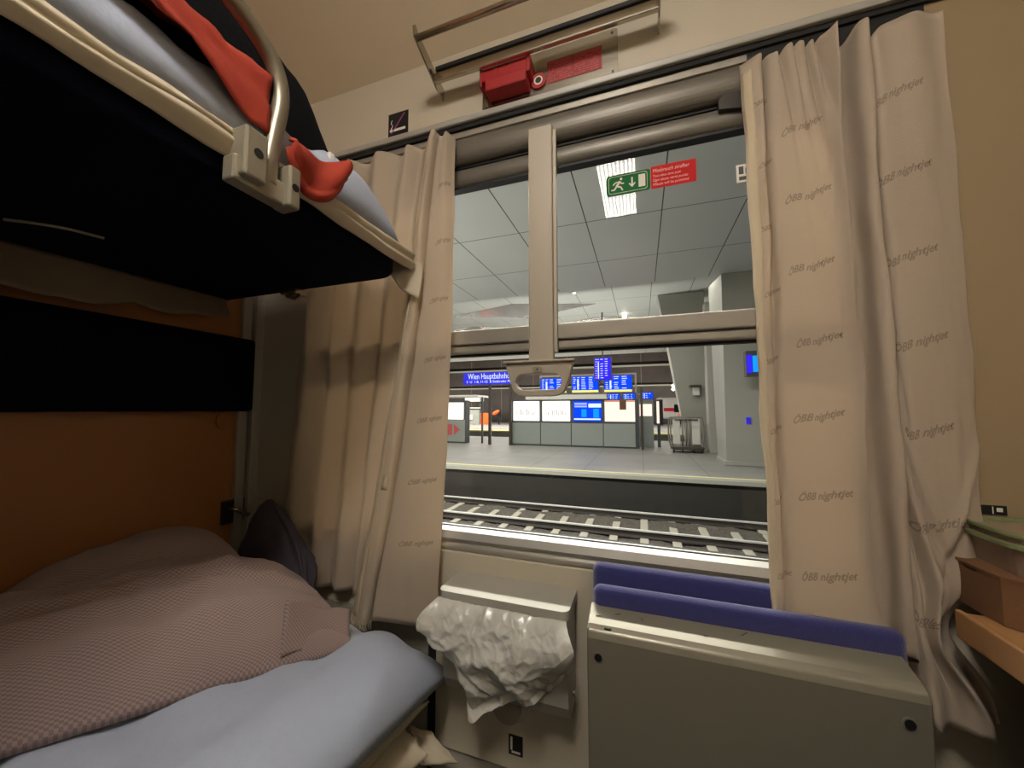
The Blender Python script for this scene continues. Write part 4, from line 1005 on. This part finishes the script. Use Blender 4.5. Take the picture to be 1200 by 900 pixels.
q = P(815, 458, 16.9); obj('camera_box', bx(q.x-.12, q.x+.14, 16.7, 16.95, q.z-.2, q.z+.15, .02), M['panelwhite'], cam_); obj('camera_arm', bx(q.x-.25, q.x+.2, 16.5, 16.95, q.z+.17, q.z+.24, .01), M['post'], cam_)
# recessed slab behind, then the big near pylon
x2 = P(829.5, 460, 15.3).x; x3 = P(846, 460, 15.3).x+1.2
o = obj('concrete_column', bx(x2, x3, 15.3, 15.9, PZ, 5.54, .02), M['concrete']); tag(o, 'narrow concrete slab standing between the two larger columns', 'column')
n0 = P(850, 500, 12.1).x; 
o = taper('concrete_column', [(n0, 12.1), (n0+2.2, 12.1), (n0+2.2, 13.4), (n0-.02, 13.4)], [(n0+.05, 12.1), (n0+3.6, 12.1), (n0+3.6, 13.4), (n0-.12, 13.4)], PZ+.13, 5.54, 'large concrete column at the right edge of the window view')
obj('column_plinth', bx(n0-.06, n0+2.26, 12.04, 13.46, PZ, PZ+.14, .02), M['kerb'], o)
q = P(877, 493, 12.09); obj('socket_plate', bx(q.x-.06, q.x+.06, 12.06, 12.1, q.z-.1, q.z+.1, .005), M['sign_blue'], o)
ds = thing('platform_display', 'blue platform number display hanging in front of the large column', 'display', (3.3, 11.2, 3))
u0 = P(875, 425, 11.3); u1 = P(897, 425, 11.3)
c_ = obj('display_case', bx(u0.x-.02, u1.x+.7, 11.3, 11.55, P(880,441,11.3).z, P(880,411,11.3).z, .01), M['kiosk_frame'], ds)
obj('display_screen', bx(P(882,425,11.3).x, u1.x+.6, 11.27, 11.3, P(880,436,11.3).z, P(880,417,11.3).z), M['screen_cyan'], ds)
obj('number_panel', bx(u0.x, P(881,425,11.3).x, 11.27, 11.3, P(880,437,11.3).z, P(880,416,11.3).z), M['screen_violet'], ds)
obj('hanger', bx(u1.x+.1, u1.x+.16, 11.4, 11.46, P(880,411,11.3).z, 5.54), M['kiosk_frame'], ds)
# small bright lamps
def spot(px, py, y, label, r=.12, hang=True, up=None):
    q = P(px, py, y); t = thing('spot_lamp', label, 'lamp', tuple(q))
    b = bmesh.new(); bmesh.ops.create_uvsphere(b, u_segments=12, v_segments=8, radius=r)
    for v in b.verts: v.co += q
    obj('lamp_glass', b, M['lit_spot'], t, True); obj('lamp_stem', tube([q+V(0,0,r*.8), V(q.x, q.y, up)], r*.18, 6), M['kiosk_frame'], t)
spot(572, 414, 58, 'bright round lamp above the station sign in the dark hall', .35, up=20)
spot(732, 370, 20, 'bright lamp glowing under the far roof above the window rail', .12, up=6.5)
spot(673, 341, 15.5, 'bright lamp glowing under the roof left of the emergency sticker', .12, up=6.5)
spot(789, 452, 58, 'small lamp in the dark hall beside the slanted column', .22, up=14)
spot(789, 456, 58.5, 'lower small lamp in the dark hall beside the slanted column', .22, up=13.5)

# added fill lights for the station, none of them seen through the panes
def fill_light(x, y, z, sx, sy, power, col, label, up=False, grp=None):
    t = thing('station_fill', label, 'light', (x, y, z), grp)
    obj('fill_housing', bx(x-sx/2-.05, x+sx/2+.05, y-sy/2-.05, y+sy/2+.05, z, z+.1, .01), M['kiosk_frame'], t)
    ld_ = bpy.data.lights.new('area', 'AREA'); ld_.shape = 'RECTANGLE'; ld_.size = sx; ld_.size_y = sy; ld_.energy = power; ld_.color = col
    lo = bpy.data.objects.new('fill_area', ld_); C.objects.link(lo); lo.location = (x, y, z-.02 if not up else z+.12)
    if up: lo.rotation_euler = (PI, 0, 0)
    lo.parent = t; lo.matrix_parent_inverse = Matrix.Translation(t.location).inverted()
cw = (1, .98, .93)
fill_light((kx(618)+kx(712))/2-.2, KY+1.6, PZ, 5.2, .5, 550, cw, 'added upward fill light hidden behind the information stand', up=True)  # added to brighten the roof, hidden by the stand
fill_light(-9, 12.95, 5.86, 26, .3, 560, cw, 'added long fill light in the roof fold above the platform')  # added to light the deck, tucked above the soffit edge
fill_light(-12, 5.0, -1.5, 16, .4, 2100, cw, 'added upward fill light beside the near track', up=True)  # invented uplight below the sill, brightens the station ceiling
fill_light(-5, 4.4, 5.44, 13, .3, 1650, cw, 'added long fill light under the roof above the tracks')  # unseen fill for the sleepers, column and stand fronts
struct('ceiling_canopy', bx(-60, 25, 28.5, 38, 6.9, 7.1), M['soffit'], 'canopy above the far platform')
fill_light(-18, 33, 6.79, 40, .4, 8000, (1,.95,.88), 'added long fill light above the far platform')  # unseen fill added for the far platform
fill_light(-20, 54, -1.5, 60, .4, 9500, (1,.92,.84), 'added upward fill light before the dark hall', up=True)  # added to brighten the far cladding
w = bpy.data.worlds.new('night'); bpy.context.scene.world = w; w.use_nodes = True
w.node_tree.nodes['Background'].inputs[0].default_value = srgb(150,160,178); w.node_tree.nodes['Background'].inputs[1].default_value = .06

vs = bpy.context.scene.view_settings
bpy.context.scene.display_settings.display_device = 'sRGB'
vs.view_transform = 'Standard'; vs.look = 'None'; vs.gamma = 1; vs.exposure = 0.0; vs.use_curve_mapping = False
